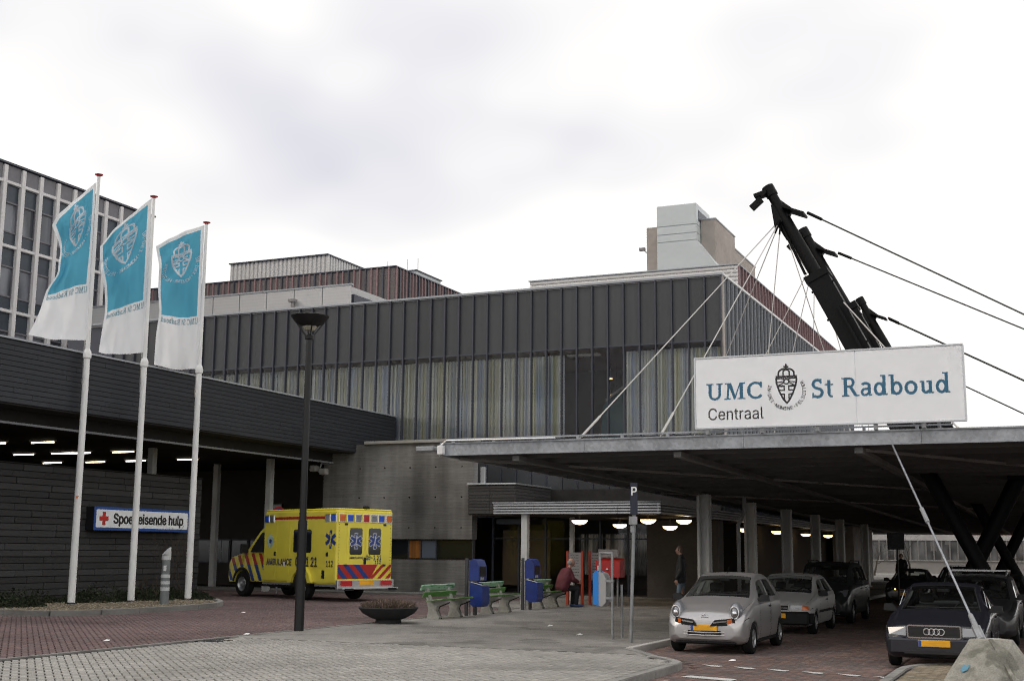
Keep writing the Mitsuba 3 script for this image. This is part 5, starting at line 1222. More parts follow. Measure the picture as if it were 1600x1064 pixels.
def plate(parent, tf, y, z, w=.52, h=.11, m='m_plate', face=-1):
    k = add('number_plate', bx(-w/2, w/2, y-.012, y+.012, z, z+h, .004), m, parent, False, tf)
    add('blue_strip', bx(-w/2+.003, -w/2+.05, y+face*.0145-.001, y+face*.0145+.001, z+.004, z+h-.004), 'm_sign_blue', k, False, tf)
def rbox(x0, x1, y0, y1, z0, z1, c=.02): return bx(x0, x1, y0, y1, z0, z1, c)
def build_car(label, name, x, y, rot, spec, paint, extra, group=None, z=-.080, cat='car'):
    L, W = spec['L'], spec['W']; w = W/2; R = spec['R']
    tf = T(x, y, z) @ RZ(rot) @ ST().scale([spec.get('k', .88)]*3)
    t = thing(name, label, cat, group)
    C = Car(spec['top'], spec['belt'], spec['plan'], spec['roofw'], spec['bottom'], L)
    M = cut_arches(C.body(), spec['axles'], R + .045, w)
    see = name == 'parked_car' and spec.get('see', True)
    m = 'm_car_pane' if see else 'm_car_glass'
    if see: M = hollow(C, M, spec)
    add('body', M, paint, t, 32, tf)
    add('underbody', bx(-w*.80, w*.80, .25, L-.25, spec['clear'], .32 if see else .5), 'm_ink', t, False, tf)
    if see: cabin(t, tf, spec, C)
    seams(t, tf, C, spec)
    y0, y1, y2, y3 = spec['ws']           # windscreen base, windscreen top, rear window top, rear window base
    go = -.004 if see else .008
    add('windscreen', gridmesh(both(C, [(y0+.05, 1.0), (y1-.03, 1.0), (y1-.03, .865), (y0+.06, .865)], 16, 14, go)), m, t, True, tf)
    for q in ([(y1-.036, 1.0), (y1-.008, 1.0), (y1-.008, .862), (y1-.036, .862)], [(y0+.03, 1.0), (y0+.062, 1.0), (y0+.066, .862), (y0+.04, .862)], [(y0+.06, .868), (y1-.03, .868), (y1-.03, .856), (y0+.06, .856)]):
        for s in (1, -1): add('window_seal', C.patch(q, 8, 10, .003, s), 'm_ink', t, True, tf)
    for s in (1, -1):
        for (ya, yb, yc, yd) in spec['side']:
            add('window_seal', C.patch([(ya, .585), (yb, .585), (yb, .598), (ya, .598)], 8, 3, .004, s), 'm_ink', t, True, tf)
    add('rear_window', gridmesh(both(C, [(y2+.03, 1.0), (y3-.05, 1.0), (y3-.05, .87), (y2+.03, .87)], 12, 12, go)), m, t, True, tf)
    for s in (1, -1):
        for (ya, yb, yc, yd) in spec['side']:
            add('side_window', C.patch([(ya, .595), (yb, .595), (yc, .775), (yd, .775)], 14, 8, -.004 if see else .006, s), m, t, True, tf)
        ym_, zm = spec['mirror']
        add('mirror', hull(np.array([(s*(w+dx), ym_+dy, zm+dz) for dx, dy, dz in ((-.10, .0, .0), (-.1, .07, .02), (.02, -.03, -.01), (.17, .0, .0), (.17, .09, .01), (.15, .0, .12), (.02, -.02, .13), (.15, .09, .12), (.0, .09, .12))])), spec.get('mirror_mat', 'm_plastic'), t, 30, tf)
        for yy in spec['axles']: wheel(t, s*(w-.115), yy, s, R, spec.get('rim', 'm_rim'), tf=tf)
        for yy in spec.get('handles', []): add('door_handle', rbox(s*w-.02, s*w+.02, yy, yy+.17, spec['hz'], spec['hz']+.03, .006), spec.get('handle_mat', 'm_plastic'), t, False, tf)
    for (ya, yb, xa, xb) in ((y0+.03, y0+.06, -.55*w*1.2, .12), (y0+.03, y0+.07, .0, .68*w*1.1)):
        za = C.pt(ya, .99)[0, 1]; zb_ = C.pt(yb, .93)[0, 1]
        add('wiper', tube((xa, ya-.01, za+.03), (xb, yb, zb_+.035), .011, n=5), 'm_plastic', t, False, tf)
    extra(t, tf, C, w)
    return t
def ell(cx, cy, cz, rx, ry, rz, sub=2):
    s = trimesh.creation.icosphere(sub, 1.0); s.apply_scale((rx, ry, rz)); s.apply_translation((cx, cy, cz)); return s
def ringm(R, r, c, axis_y=True, n=24):
    t = trimesh.creation.torus(R, r, major_sections=n, minor_sections=6); t.apply_transform(trimesh.transformations.rotation_matrix(math.pi/2, (1, 0, 0))); t.apply_translation(c); return t

HATCH = dict(L=3.72, W=1.66, R=.295, clear=.20, roofw=.70,
    top=[(0, .60), (.06, .74), (.16, .80), (.45, .93), (.92, 1.04), (1.05, 1.08), (1.72, 1.46), (2.05, 1.525), (2.7, 1.515), (3.3, 1.42), (3.55, 1.05), (3.68, .90), (3.72, .80)],
    belt=[(0, .52), (.3, .78), (.9, .98), (1.6, 1.0), (2.6, 1.02), (3.4, 1.03), (3.72, .75)],
    plan=[(0, .56), (.04, .66), (.12, .735), (.35, .80), (.8, .83), (2.6, .83), (3.2, .81), (3.55, .74), (3.72, .62)],
    bottom=[(0, .30), (.2, .20), (3.4, .22), (3.72, .34)], axles=(.70, 3.13), ws=(.98, 1.74, 3.22, 3.58),
    side=[(1.32, 2.18, 2.16, 1.74), (2.24, 2.95, 2.82, 2.23)], mirror=(1.25, .99), handles=(2.0,), hz=.86)
def micra(t, tf, C, w):
    for s in (1, -1):
        hl = ell(s*.575, .235, .80, .130, .20, .190); hl.apply_transform(trimesh.transformations.rotation_matrix(-.35, (1, 0, 0), (s*.555, .27, .765)))
        k = add('headlight', hl, 'm_lens', t, True, tf); add('bulb', ell(s*.585, .052, .785, .05, .03, .055), 'm_chrome', k, True, tf); add('ring', ringm(.085, .012, (0, 0, 0)).apply_scale((1, 1, 1.35)).apply_translation((s*.583, .060, .80)), 'm_chrome', k, True, tf)
        g = Polygon([(.13, .545), (.22, .66), (.58, .70), (.60, .60), (.50, .56)])
        g = affinity.scale(g, s, 1, origin=(0, 0)); m = frame_mesh(ext(g, .10), (0, .065, 0), (1, 0, 0), (0, 0, 1)); m.vertices[:, 1] += -.045 + .13*(np.abs(m.vertices[:, 0])/.6)**2
        k = add('grille', m, 'm_plastic', t, False, tf)
        add('grille_bar', beam((s*.20, -.088, .612), (s*.44, -.012, .640), .02, .025), 'm_chrome', k, False, tf)
        add('indicator', hull([(s*.455, -.022, .59), (s*.58, .055, .615), (s*.58, .055, .69), (s*.455, -.022, .67), (s*.5, .12, .64)]), 'm_lens_orange', k, False, tf)
    em = join(ringm(.052, .012, (0, .045, .715)), bx(-.075, .075, .03, .045, .705, .725, .004)); add('emblem', em, 'm_chrome', t, True, tf)
    k = add('lower_grille', rbox(-.34, .34, -.018, .08, .355, .46, .02), 'm_plastic', t, False, tf)
    for z in (.375, .43): add('grille_bar', path([(-.56, .085, z+.035), (-.38, .0, z), (0, -.026, z-.008), (.38, .0, z), (.56, .085, z+.035)], .016), 'm_silver', k, True, tf)
    plate(t, tf, -.035, .455)
    add('front_lip', rbox(-.6, .6, .05, .2, .195, .26, .03), 'm_plastic', t, False, tf)
    add('antenna', tube((0, 1.85, 1.50), (0, 2.05, 1.66), .006, n=5), 'm_plastic', t, False, tf)
    for s in (1, -1): add('sill', rbox(s*w*.93-.04, s*w*.93+.04, 1.1, 2.75, .20, .27, .015), 'm_plastic', t, False, tf)
    for (a, b) in ((-.62, .50), (-.25, .62)): pass
build_car('silver rounded hatchback parked nearest, in front of the standing man', 'parked_car', -5.77, 21.25, 0, HATCH, 'm_silver', micra, 'cars parked along the pavement')

ASTRA = dict(L=4.05, W=1.69, R=.29, clear=.20, roofw=.72,
    top=[(0, .58), (.04, .68), (.1, .74), (.3, .80), (1.05, .95), (1.12, .97), (1.85, 1.36), (2.2, 1.41), (3.0, 1.40), (3.45, 1.33), (3.9, .98), (4.0, .90), (4.05, .8)],
    belt=[(0, .50), (.3, .70), (1.0, .88), (2.6, .92), (3.6, .95), (4.05, .78)],
    plan=[(0, .70), (.04, .76), (.12, .80), (.5, .835), (.9, .845), (3.2, .845), (3.7, .81), (4.05, .72)],
    bottom=[(0, .26), (.2, .20), (3.8, .22), (4.05, .34)], axles=(.82, 3.33), ws=(1.08, 1.86, 3.42, 3.92),
    side=[(1.42, 2.36, 2.34, 1.90), (2.42, 3.2, 3.05, 2.40)], mirror=(1.4, .90), handles=(2.15,), hz=.78)
def astra(t, tf, C, w):
    add('bumper', join(rbox(-.80, .80, -.05, .14, .24, .555, .04), *[rbox(s*.83-.05, s*.83+.02, .08, .45, .26, .52, .03) for s in (1, -1)]), 'm_plastic', t, False, tf)
    k = add('grille', rbox(-.30, .30, -.012, .06, .585, .69, .012), 'm_plastic', t, False, tf)
    add('grille_bar', rbox(-.31, .31, -.022, .05, .628, .645, .006), 'm_pale_paint', k, False, tf); add('grille_frame', join(rbox(-.34, .34, -.018, .05, .692, .715, .006), rbox(-.34, -.31, -.018, .05, .58, .70, .006), rbox(.31, .34, -.018, .05, .58, .70, .006)), 'm_pale_paint', k, False, tf)
    for s in (1, -1):
        add('headlight', hull([(s*.36, -.005, .575), (s*.62, .03, .575), (s*.62, .05, .70), (s*.36, .02, .70), (s*.4, .12, .65), (s*.6, .12, .65)]), 'm_lens', t, False, tf)
        add('indicator', hull([(s*.63, .03, .575), (s*.78, .10, .585), (s*.77, .14, .69), (s*.63, .05, .70), (s*.7, .2, .65)]), 'm_lens_orange', t, False, tf)
        add('side_trim', rbox(s*w-.015, s*w+.022, 1.15, 3.0, .50, .56, .008), 'm_plastic', t, False, tf)
    plate(t, tf, -.068, .40)
build_car('pale grey hatchback with a dark bumper, second in the row behind the silver car', 'parked_car', -5.80, 27.1, 0, ASTRA, 'm_pale_paint', astra, 'cars parked along the pavement')
MPV = dict(L=4.6, W=1.80, R=.31, clear=.20, roofw=.74,
    top=[(0, .62), (.05, .76), (.15, .84), (.8, 1.06), (.95, 1.12), (1.95, 1.62), (2.4, 1.68), (3.9, 1.66), (4.3, 1.50), (4.5, 1.0), (4.6, .85)],
    belt=[(0, .54), (.3, .78), (.9, 1.0), (2.5, 1.06), (4.2, 1.08), (4.6, .8)],
    plan=[(0, .66), (.05, .75), (.15, .82), (.5, .88), (1.0, .90), (3.8, .90), (4.3, .86), (4.6, .76)],
    bottom=[(0, .28), (.2, .20), (4.3, .22), (4.6, .34)], axles=(.9, 3.72), ws=(.95, 1.97, 4.28, 4.52),
    side=[(1.55, 2.45, 2.43, 2.02), (2.52, 3.35, 3.33, 2.50), (3.42, 4.1, 3.98, 3.40)], mirror=(1.5, 1.05), handles=(2.25, 3.15), hz=.92)
def mpv(t, tf, C, w):
    for s in (1, -1):
        add('headlight', hull([(s*.42, .05, .70), (s*.80, .22, .76), (s*.82, .50, .94), (s*.62, .30, .90), (s*.42, .09, .78), (s*.6, .3, .72)]), 'm_lens', t, False, tf)
        add('roof_rail', path([(s*.60, 2.2, 1.66), (s*.62, 2.3, 1.73), (s*.62, 3.9, 1.71), (s*.60, 4.0, 1.64)], .018), 'm_plastic', t, True, tf)
    add('grille', rbox(-.38, .38, -.01, .08, .60, .72, .02), 'm_plastic', t, False, tf); add('grille_bar', rbox(-.3, .3, -.02, .02, .655, .67, .004), 'm_chrome', t, False, tf)
    add('lower_grille', rbox(-.6, .6, .0, .1, .30, .42, .02), 'm_plastic', t, False, tf); plate(t, tf, -.03, .44)
    add('lip', rbox(-.62, .62, .0, .1, .262, .288, .008), 'm_chrome', t, False, tf)
build_car('dark green-black people carrier, third in the row behind the pale hatchback', 'parked_car', -5.78, 31.75, 0, MPV, 'm_green_black', mpv, 'cars parked along the pavement')
SEDAN = dict(L=4.48, W=1.74, R=.30, clear=.19, roofw=.70,
    top=[(0, .60), (.05, .70), (.12, .745), (.4, .80), (1.25, .94), (1.34, .96), (2.10, 1.37), (2.45, 1.415), (2.9, 1.405), (3.35, 1.33), (3.95, .99), (4.3, .95), (4.44, .88), (4.48, .8)],
    belt=[(0, .52), (.3, .72), (1.2, .885), (2.6, .92), (3.8, .93), (4.48, .78)],
    plan=[(0, .66), (.04, .745), (.12, .80), (.4, .85), (1.0, .87), (3.4, .87), (4.0, .84), (4.3, .78), (4.48, .70)],
    bottom=[(0, .27), (.2, .19), (4.2, .21), (4.48, .34)], axles=(.86, 3.47), ws=(1.28, 2.12, 3.33, 3.94),
    side=[(1.72, 2.55, 2.53, 2.15), (2.62, 3.32, 3.12, 2.60)], mirror=(1.68, .92), handles=(2.35, 3.2), hz=.80, mirror_mat='m_plastic')
def audi(t, tf, C, w):
    g = sbox(-.40, .575, .40, .715).buffer(.02)
    k = add('grille', frame_mesh(ext(g, .05), (0, .035, 0), (1, 0, 0), (0, 0, 1)), 'm_ink', t, False, tf)
    add('grille_frame', frame_mesh(ext(g.buffer(.022).difference(g), .055), (0, .032, 0), (1, 0, 0), (0, 0, 1)), 'm_chrome', k, False, tf)
    for i in range(4): add('grille_ring', ringm(.052, .008, (-.117 + i*.078, -.024, .645)), 'm_chrome', k, True, tf)
    for z in (.60, .69): add('grille_slat', rbox(-.39, .39, -.0195, -.016, z, z+.008, 0), 'm_plastic', k, False, tf)
    for s in (1, -1):
        add('headlight', hull([(s*.46, -.035, .575), (s*.74, .035, .585), (s*.77, .10, .70), (s*.46, -.005, .72), (s*.5, .16, .66), (s*.7, .2, .66)]), 'm_lens', t, False, tf)
        add('side_trim', rbox(s*w-.012, s*w+.02, 1.2, 3.1, .47, .53, .008), 'm_navy_paint', t, False, tf)
        add('window_trim', path([(s*.79, 1.75, .905), (s*.70, 2.15, 1.27), (s*.62, 2.6, 1.352), (s*.64, 3.0, 1.32)], .010), 'm_chrome', t, True, tf)
        add('roof_pillar_shade', ell(s*.3, 2.0, .95, .05, .05, .05, 1), 'm_ink', t, False, tf) if False else None
    add('bumper', join(rbox(-.76, .76, -.05, .2, .25, .55, .05)), 'm_navy_paint', t, 30, tf)
    add('lower_grille', rbox(-.5, .5, -.058, -.02, .27, .33, .008), 'm_ink', t, False, tf)
    plate(t, tf, -.068, .40)
build_car('dark navy saloon with a chrome framed four-ring grille, beside the concrete anchor block', 'parked_car', -1.93, 20.1, 0, SEDAN, 'm_navy_paint', audi, 'cars parked on the right')
COUPE = dict(HATCH); COUPE.update(L=4.1, W=1.70, roofw=.68, top=[(0, .55), (.06, .66), (.16, .70), (.9, .86), (1.2, .92), (2.0, 1.30), (2.3, 1.36), (2.9, 1.34), (3.6, 1.05), (3.9, .92), (4.1, .8)],
    belt=[(0, .50), (.3, .66), (1.2, .84), (2.6, .88), (3.6, .9), (4.1, .75)], plan=[(0, .66), (.05, .74), (.15, .79), (.5, .84), (1, .85), (3.2, .85), (3.8, .8), (4.1, .7)], bottom=[(0, .26), (.2, .19), (3.9, .22), (4.1, .34)], axles=(.8, 3.3), ws=(1.16, 2.02, 3.0, 3.62), side=[(1.55, 2.4, 2.38, 2.05), (2.46, 3.0, 2.9, 2.44)], mirror=(1.5, .88), hz=.74)
def lit(t, tf, C, w):
    for s in (1, -1):
        add('indicator', ell(s*.40, -.005, .60, .055, .03, .04), 'm_lens_orange', t, True, tf)
        k = add('lamp', ell(s*.40, -.03, .60, .03, .015, .025), 'm_lens_orange', t, True, tf)
        scene[k]['emitter'] = {'type': 'area', 'radiance': rgb(3.2, 1.3, .2)}
        add('headlight', hull([(s*.50, .02, .56), (s*.72, .10, .56), (s*.70, .16, .66), (s*.50, .06, .66), (s*.6, .2, .6)]), 'm_lens', t, False, tf)
    add('bumper_trim', rbox(-.3, .3, -.02, .05, .585, .60, .004), 'm_chrome', t, False, tf); plate(t, tf, -.03, .36)
    add('grille', rbox(-.55, .55, -.01, .05, .28, .34, .01), 'm_ink', t, False, tf)
build_car('low black car with two lit orange lamps, beyond the gap between the parked rows', 'parked_car', -5.15, 44.9, 0, COUPE, 'm_black_paint', lit, z=-.095)
def plain(t, tf, C, w):
    for s in (1, -1): add('headlight', hull([(s*.45, .02, .58), (s*.72, .10, .58), (s*.70, .16, .69), (s*.45, .06, .69), (s*.6, .2, .6)]), 'm_lens', t, False, tf)
    add('grille', rbox(-.36, .36, -.01, .05, .58, .68, .01), 'm_plastic', t, False, tf); plate(t, tf, -.02, .40)
SED2 = dict(SEDAN); SED2['mirror_mat'] = 'm_plastic'
build_car('dark saloon half hidden behind the low black car', 'parked_car', -3.9, 48.5, 0, SED2, 'm_grey_paint', plain, z=-.095)
WAGON = dict(MPV); WAGON.update(roofw=.76, top=[(0, .62), (.05, .72), (.15, .78), (1.15, .96), (1.25, .99), (2.0, 1.42), (2.4, 1.48), (4.1, 1.47), (4.4, 1.2), (4.55, .95), (4.6, .85)], belt=[(0, .54), (.3, .74), (1.1, .90), (2.5, .95), (4.2, .97), (4.6, .8)], ws=(1.18, 2.02, 4.15, 4.5), side=[(1.62, 2.5, 2.48, 2.07), (2.57, 3.35, 3.33, 2.55), (3.42, 4.05, 3.98, 3.40)], mirror=(1.6, .95), hz=.84)
def wag(t, tf, C, w):
    plain(t, tf, C, w)
    for s in (1, -1): add('roof_rail', path([(s*.62, 2.3, 1.47), (s*.63, 2.4, 1.56), (s*.63, 4.0, 1.55), (s*.6, 4.1, 1.44)], .02), 'm_alu', t, True, tf)
    for y in (2.7, 3.6): add('roof_bar', beam((-.66, y, 1.57), (.66, y, 1.57), .05, .03), 'm_white', t, False, tf)
build_car('dark estate car with a white roof bar, seen between the crossed mast legs', 'parked_car', -2.9, 37.5, 180, {**WAGON}, 'm_grey_paint', lambda t, tf, C, w: wag(t, tf, C, w), z=-.09) if False else build_car('pale-roofed estate car with a white roof bar, seen between the crossed mast legs', 'parked_car', -2.75, 37.0, 0, WAGON, 'm_grey_paint', wag, z=-.09)
build_car('dark car with silver roof rails at the right edge, just behind the navy saloon', 'parked_car', -1.75, 25.6, 0, WAGON, 'm_black_paint', wag, z=-.080)
SED3 = dict(SEDAN); SED3['mirror_mat'] = 'm_plastic'
build_car('dark car third in the right-hand row, mostly hidden', 'parked_car', -1.6, 31.2, 0, SED3, 'm_green_black', plain, z=-.080)

# ---------------------------------------------------------------- ambulance
def ambulance():
    t = thing('ambulance', 'yellow box ambulance with red and blue stripes in the ambulance bay, seen from behind', 'ambulance')
    # local frame: x forward (nose +), y to the left, z up; origin under the rear axle
    ang = 90 + 68
    tf = T(-22.2, 36.2, -.036) @ RZ(ang) @ ST().scale([1.09, 1.09, 1.09])
    A_ = lambda n, m, mt, p=t, s=False, **k: add(n, m, mt, p, s, tf, **k)
    x0, x1, w, zb_, zt = -1.25, 2.55, 1.05, .50, 2.66
    body = A_('box_body', bx(x0, x1, -w, w, zb_, zt, .045), 'm_amb')
    A_('roof', bx(x0+.02, x1-.02, -w+.02, w-.02, zt+.002, zt+.05, .03), 'm_amb')
    A_('chassis', bx(x0+.1, x1+2.0, -.75, .75, .34, zb_-.01), 'm_ink')
    # cab: side outline extruded across
    prof = Polygon([(x1+.02, .50), (x1+.45, .50), (x1+2.02, .46), (x1+2.10, .62), (x1+2.08, 1.02), (x1+1.95, 1.22), (x1+1.30, 1.36), (x1+1.05, 1.44), (x1+.42, 2.08), (x1+.25, 2.16), (x1+.02, 2.18)])
    cabw = .98
    cab = frame_mesh(ext(prof, 2*cabw), (0, cabw, 0), (1, 0, 0), (0, 0, 1))
    v = cab.vertices; k = np.clip((v[:, 2] - 1.35)/.8, 0, 1); v[:, 1] *= 1 - .10*k; cab.vertices = v
    M = m3.Manifold(m3.Mesh(np.asarray(cab.vertices, np.float32), np.asarray(cab.faces, np.uint32)))
    arch = m3.Manifold.cylinder(3, .46, .46, 40).rotate([90, 0, 0]).translate([x1+1.30, 1.5, .40])
    cabk = A_('cab', M - arch, 'm_amb')
    win = Polygon([(x1+.12, 1.40), (x1+.86, 1.40), (x1+.80, 1.52), (x1+.36, 2.00), (x1+.12, 2.04)])
    for s in (1, -1):
        g = frame_mesh(ext(win, .008), (0, s*(cabw*.945) + (.012 if s > 0 else 0), 0), (1, 0, 0), (0, 0, 1))
        vv = g.vertices; kk = np.clip((vv[:, 2] - 1.35)/.8, 0, 1); vv[:, 1] = s*(cabw*(1-.10*kk) + .006) + (vv[:, 1]-vv[:, 1].mean()); g.vertices = vv
        A_('side_window', g, 'm_car_glass', cabk)
        A_('mirror', bx(x1+.95, x1+1.05, s*1.02-.02*s, s*1.02+s*.24 if s > 0 else -1.02+.0, 1.36, 1.66, .02) if s > 0 else bx(x1+.95, x1+1.05, -1.26, -1.02, 1.36, 1.66, .02), 'm_plastic', cabk)
    A_('windscreen', hull([(x1+.46, -.84, 2.04), (x1+.46, .84, 2.04), (x1+1.06, .92, 1.45), (x1+1.06, -.92, 1.45), (x1+.44, 0, 2.0), (x1+1.0, 0, 1.42)]), 'm_car_glass', cabk)
    A_('front_bumper', bx(x1+1.98, x1+2.18, -.95, .95, .40, .66, .04), 'm_plastic', cabk)
    for s in (1, -1): A_('headlight', bx(x1+2.05, x1+2.12, s*.62-.2, s*.62+.2, .75, .98, .02), 'm_lens', cabk)
    A_('arch_trim', frame_mesh(ext(Point(0, 0).buffer(.52).difference(Point(0, 0).buffer(.455)).intersection(sbox(-1, .08, 1, 1)), .03), (x1+1.30, cabw+.03, .40), (1, 0, 0), (0, 0, 1)), 'm_plastic', cabk)
    # stripes of the cab side: red above, blue below, on the left side
    area = prof.buffer(-.015).difference(Point(x1+1.30, .40).buffer(.53)).intersection(sbox(x1+.04, 0, x1+3, 1.36))
    for i in range(6):
        xa = x1 + .02 + i*.42
        red = Polygon([(xa, 1.02), (xa+.17, 1.02), (xa+.36, 1.36), (xa+.19, 1.36)]).intersection(area)
        blu = Polygon([(xa-.30, .50), (xa-.13, .50), (xa+.17, 1.02), (xa, 1.02)]).intersection(area)
        for g, m in ((red, 'm_amb_red'), (blu, 'm_amb_blue')):
            if g.area > .004:
                q = frame_mesh(ext(g, .004), (0, cabw+.005, 0), (1, 0, 0), (0, 0, 1)); A_('stripe', q, m, cabk)
    yl = w + .004
    def side(poly, m, name, p=t, th=.005, off=0): return A_(name, frame_mesh(ext(poly, th), (0, w + .001 + off + th, 0), (1, 0, 0), (0, 0, 1)), m, p)
    # red line below the roof, side panels, doors
    side(sbox(x0+.05, 2.40, x1-.05, 2.48), 'm_amb_red', 'red_line')
    for a, b in ((x1-.72, x1-.04), (x0+.02, x0+.50)):
        d = side(sbox(a, .56, b, 2.34), 'm_amb', 'locker_door', off=.004, th=.012)
        A_('latch', bx((a if a > 1 else b-.14)+.02, (a if a > 1 else b-.14)+.12, w+.016, w+.026, 1.30, 1.42), 'm_ink', d)
    for a in (x1-1.42,): 
        d = side(sbox(a, .56, x1-.75, 2.34), 'm_amb', 'side_door', off=.004, th=.010)
        A_('handle', bx(a+.20, a+.28, w+.016, w+.036, .98, 1.12, .005), 'm_white_flat', d)
    sw = side(sbox(.08, 1.48, .86, 2.02).buffer(.05), 'm_glass_dark', 'side_window', off=.003)
    side(sbox(.08, 1.48, .86, 2.02).buffer(.075).difference(sbox(.08, 1.48, .86, 2.02).buffer(.051)), 'm_plastic', 'window_seal', sw, off=.003)
    A_('tail_locker', bx(x0+.56, x0+.68, w+.002, w+.012, .66, .90), 'm_ink'); 
    # reading direction on the left side runs from the nose (+x) to the tail
    def text_side(s, h, xs, z, width=None, bold=True, m='m_amb_ink'):
        A_('lettering', frame_mesh(sans(s, h, .004, bold, width), (xs, w+.020, z), (-1, 0, 0), (0, 0, 1)), m)
    text_side('AMBULANCE', .19, x1-.20, 1.02, 1.36)
    text_side('08-1 21', .27, .78, 1.00, 1.12); text_side('112', .18, x0+.46, 1.0, .34)
    def star(cx, cz, R, place, m1='m_amb_blue', m2='m_white_flat', p=t):
        def st(k): return unary_union([affinity.rotate(sbox(-R*.21*k[0], -R*k[1], R*.21*k[0], R*k[1]), a, origin=(0, 0)) for a in (0, 60, 120)])
        place(st((1.32, 1.07)), m2, cx, cz, 0.0, p); place(st((1.0, 1.0)), m1, cx, cz, .004, p)
        place(unary_union([LineString([(0, -R*.7), (0, R*.7)]).buffer(R*.035), LineString([(R*.12*math.sin(q*2.2), R*q*.55) for q in np.linspace(-1, 1, 12)]).buffer(R*.04)]), m2, cx, cz, .008, p)
    def on_side(poly, m, cx, cz, off, p): A_('star_of_life' if m != 'm_white_flat' else 'star_outline', frame_mesh(ext(poly, .004), (cx, w+.018+off, cz), (-1, 0, 0), (0, 0, 1)), m, p)
    star(x0+.26, 1.80, .27, on_side, m2='m_amb')
    def on_side_pale(poly, m, cx, cz, off, p): A_('crest', frame_mesh(ext(poly, .004), (cx, w+.018+off, cz), (-1, 0, 0), (0, 0, 1)), m, p)
    on_side_pale(unary_union([affinity.rotate(sbox(-.03, -.20, .03, .20), a, origin=(0, 0)) for a in range(0, 180, 30)]).difference(Point(0, 0).buffer(.09)), mat('m_crest', (.42, .62, .60), .5), x1-.38, 1.74, 0, t)
    on_side_pale(Point(0, 0).buffer(.07), 'm_amb_blue', x1-.38, 1.74, 0, t)
    # rear: doors, windows, stripes; reading direction along -y
    rear = lambda poly, m, name, p=t, th=.005, off=0: A_(name, frame_mesh(ext(poly, th), (x0 - .001 - off, 0, 0), (0, -1, 0), (0, 0, 1)), m, p)
    for s in (-1, 1):
        d = rear(sbox(min(s*.012, s*.68), .66, max(s*.012, s*.68), 2.28), 'm_amb', 'rear_door', th=.012)
        wv = A_('window', frame_mesh(ext(sbox(s*.35-.17, 1.42, s*.35+.17, 2.08).buffer(.06), .005), (x0 - .014, 0, 0), (0, -1, 0), (0, 0, 1)), 'm_glass_dark', d)
        def on_rear(poly, m, cx, cz, off, p): A_('star_of_life' if m != 'm_white_flat' else 'star_outline', frame_mesh(ext(poly, .003), (x0 - .0205 - off, -cx, cz), (0, -1, 0), (0, 0, 1)), m, p)
        star(s*.35, 1.76, .22, on_rear, p=d)
        for z in (1.02, 2.22): A_('hinge', bx(x0-.03, x0-.005, -s*.72-.05, -s*.72+.05, z, z+.06, .005), 'm_ink', d)
    A_('door_handle', bx(x0-.035, x0-.015, -.03, .06, 1.08, 1.28, .005), 'm_ink')
    def text_rear(s, h, ys, z, width): A_('lettering', frame_mesh(sans(s, h, .004, True, width), (x0-.018, -ys, z), (0, -1, 0), (0, 0, 1)), 'm_amb_ink')
    text_rear('AMBULANCE', .06, -.58, 1.24, .50); text_rear('08-1 21', .135, .03, 1.21, .58); text_rear('112', .10, .36, 1.09, .24)
    fld = sbox(-w+.06, .66, w-.06, 1.07)
    A_('red_band', frame_mesh(ext(fld.intersection(Polygon([(-2, .5), (.10, .5), (.62, 1.3), (-2, 1.3)])), .004), (x0-.0165, 0, 0), (0, -1, 0), (0, 0, 1)), 'm_amb_red')
    for i in range(3):
        xa = -1.22 + i*.40
        g = Polygon([(xa, 1.07), (xa+.19, 1.07), (xa+.60, .66), (xa+.41, .66)]).intersection(fld)
        A_('blue_stripe', frame_mesh(ext(g, .004), (x0-.0205, 0, 0), (0, -1, 0), (0, 0, 1)), 'm_amb_blue')
    for i in range(4):
        xa = .17 + i*.30
        g = Polygon([(xa, .66), (xa+.14, .66), (xa+.60, 1.07), (xa+.46, 1.07)]).intersection(fld)
        if g.area > .002: A_('red_stripe', frame_mesh(ext(g, .004), (x0-.0165, 0, 0), (0, -1, 0), (0, 0, 1)), 'm_amb_red')
    # light row
    for i, m in enumerate(('m_lens_orange', 'm_lens_blue', 'm_lens', 'm_lens_red', 'm_lens', 'm_lens_blue', 'm_lens_orange')):
        y = .87 - i*.29
        l = A_('light', bx(x0-.05, x0-.002, y-.10, y+.10, 2.33, 2.52, .015), m); A_('bezel', bx(x0-.03, x0-.001, y-.125, y+.125, 2.30, 2.55, .01), 'm_chrome', l)
    for xx, m in ((x0+.14, 'm_lens_blue'), (x0+.44, 'm_lens'), (x1-.44, 'm_lens'), (x1-.16, 'm_lens_blue')):
        l = A_('light', bx(xx-.11, xx+.11, w+.002, w+.05, 2.33, 2.52, .015), m); A_('bezel', bx(xx-.135, xx+.135, w+.001, w+.03, 2.305, 2.545, .01), 'm_chrome', l)
    A_('camera', bx(x0+.02, x0+.16, -.15, .0, zt+.05, zt+.14, .01), 'm_plastic')
    # bumper, tail lights, plate
    A_('bumper', join(bx(x0-.10, x0-.002, -w, w, .36, .63, .01), bx(x0-.34, x0-.10, -w+.02, w-.02, .36, .41, .01)), 'm_alu')
    for s in (-1, 1):
        A_('tail_light', bx(x0-.145, x0-.101, s*.74-.20, s*.74+.20, .46, .61, .01), 'm_lens_red')
        A_('step_pad', bx(x0-.36, x0-.342, s*.80-.15, s*.80+.15, .33, .40), 'm_ink')
    k = A_('number_plate', bx(x0-.125, x0-.101, -.26, .26, .475, .60), 'm_plate')
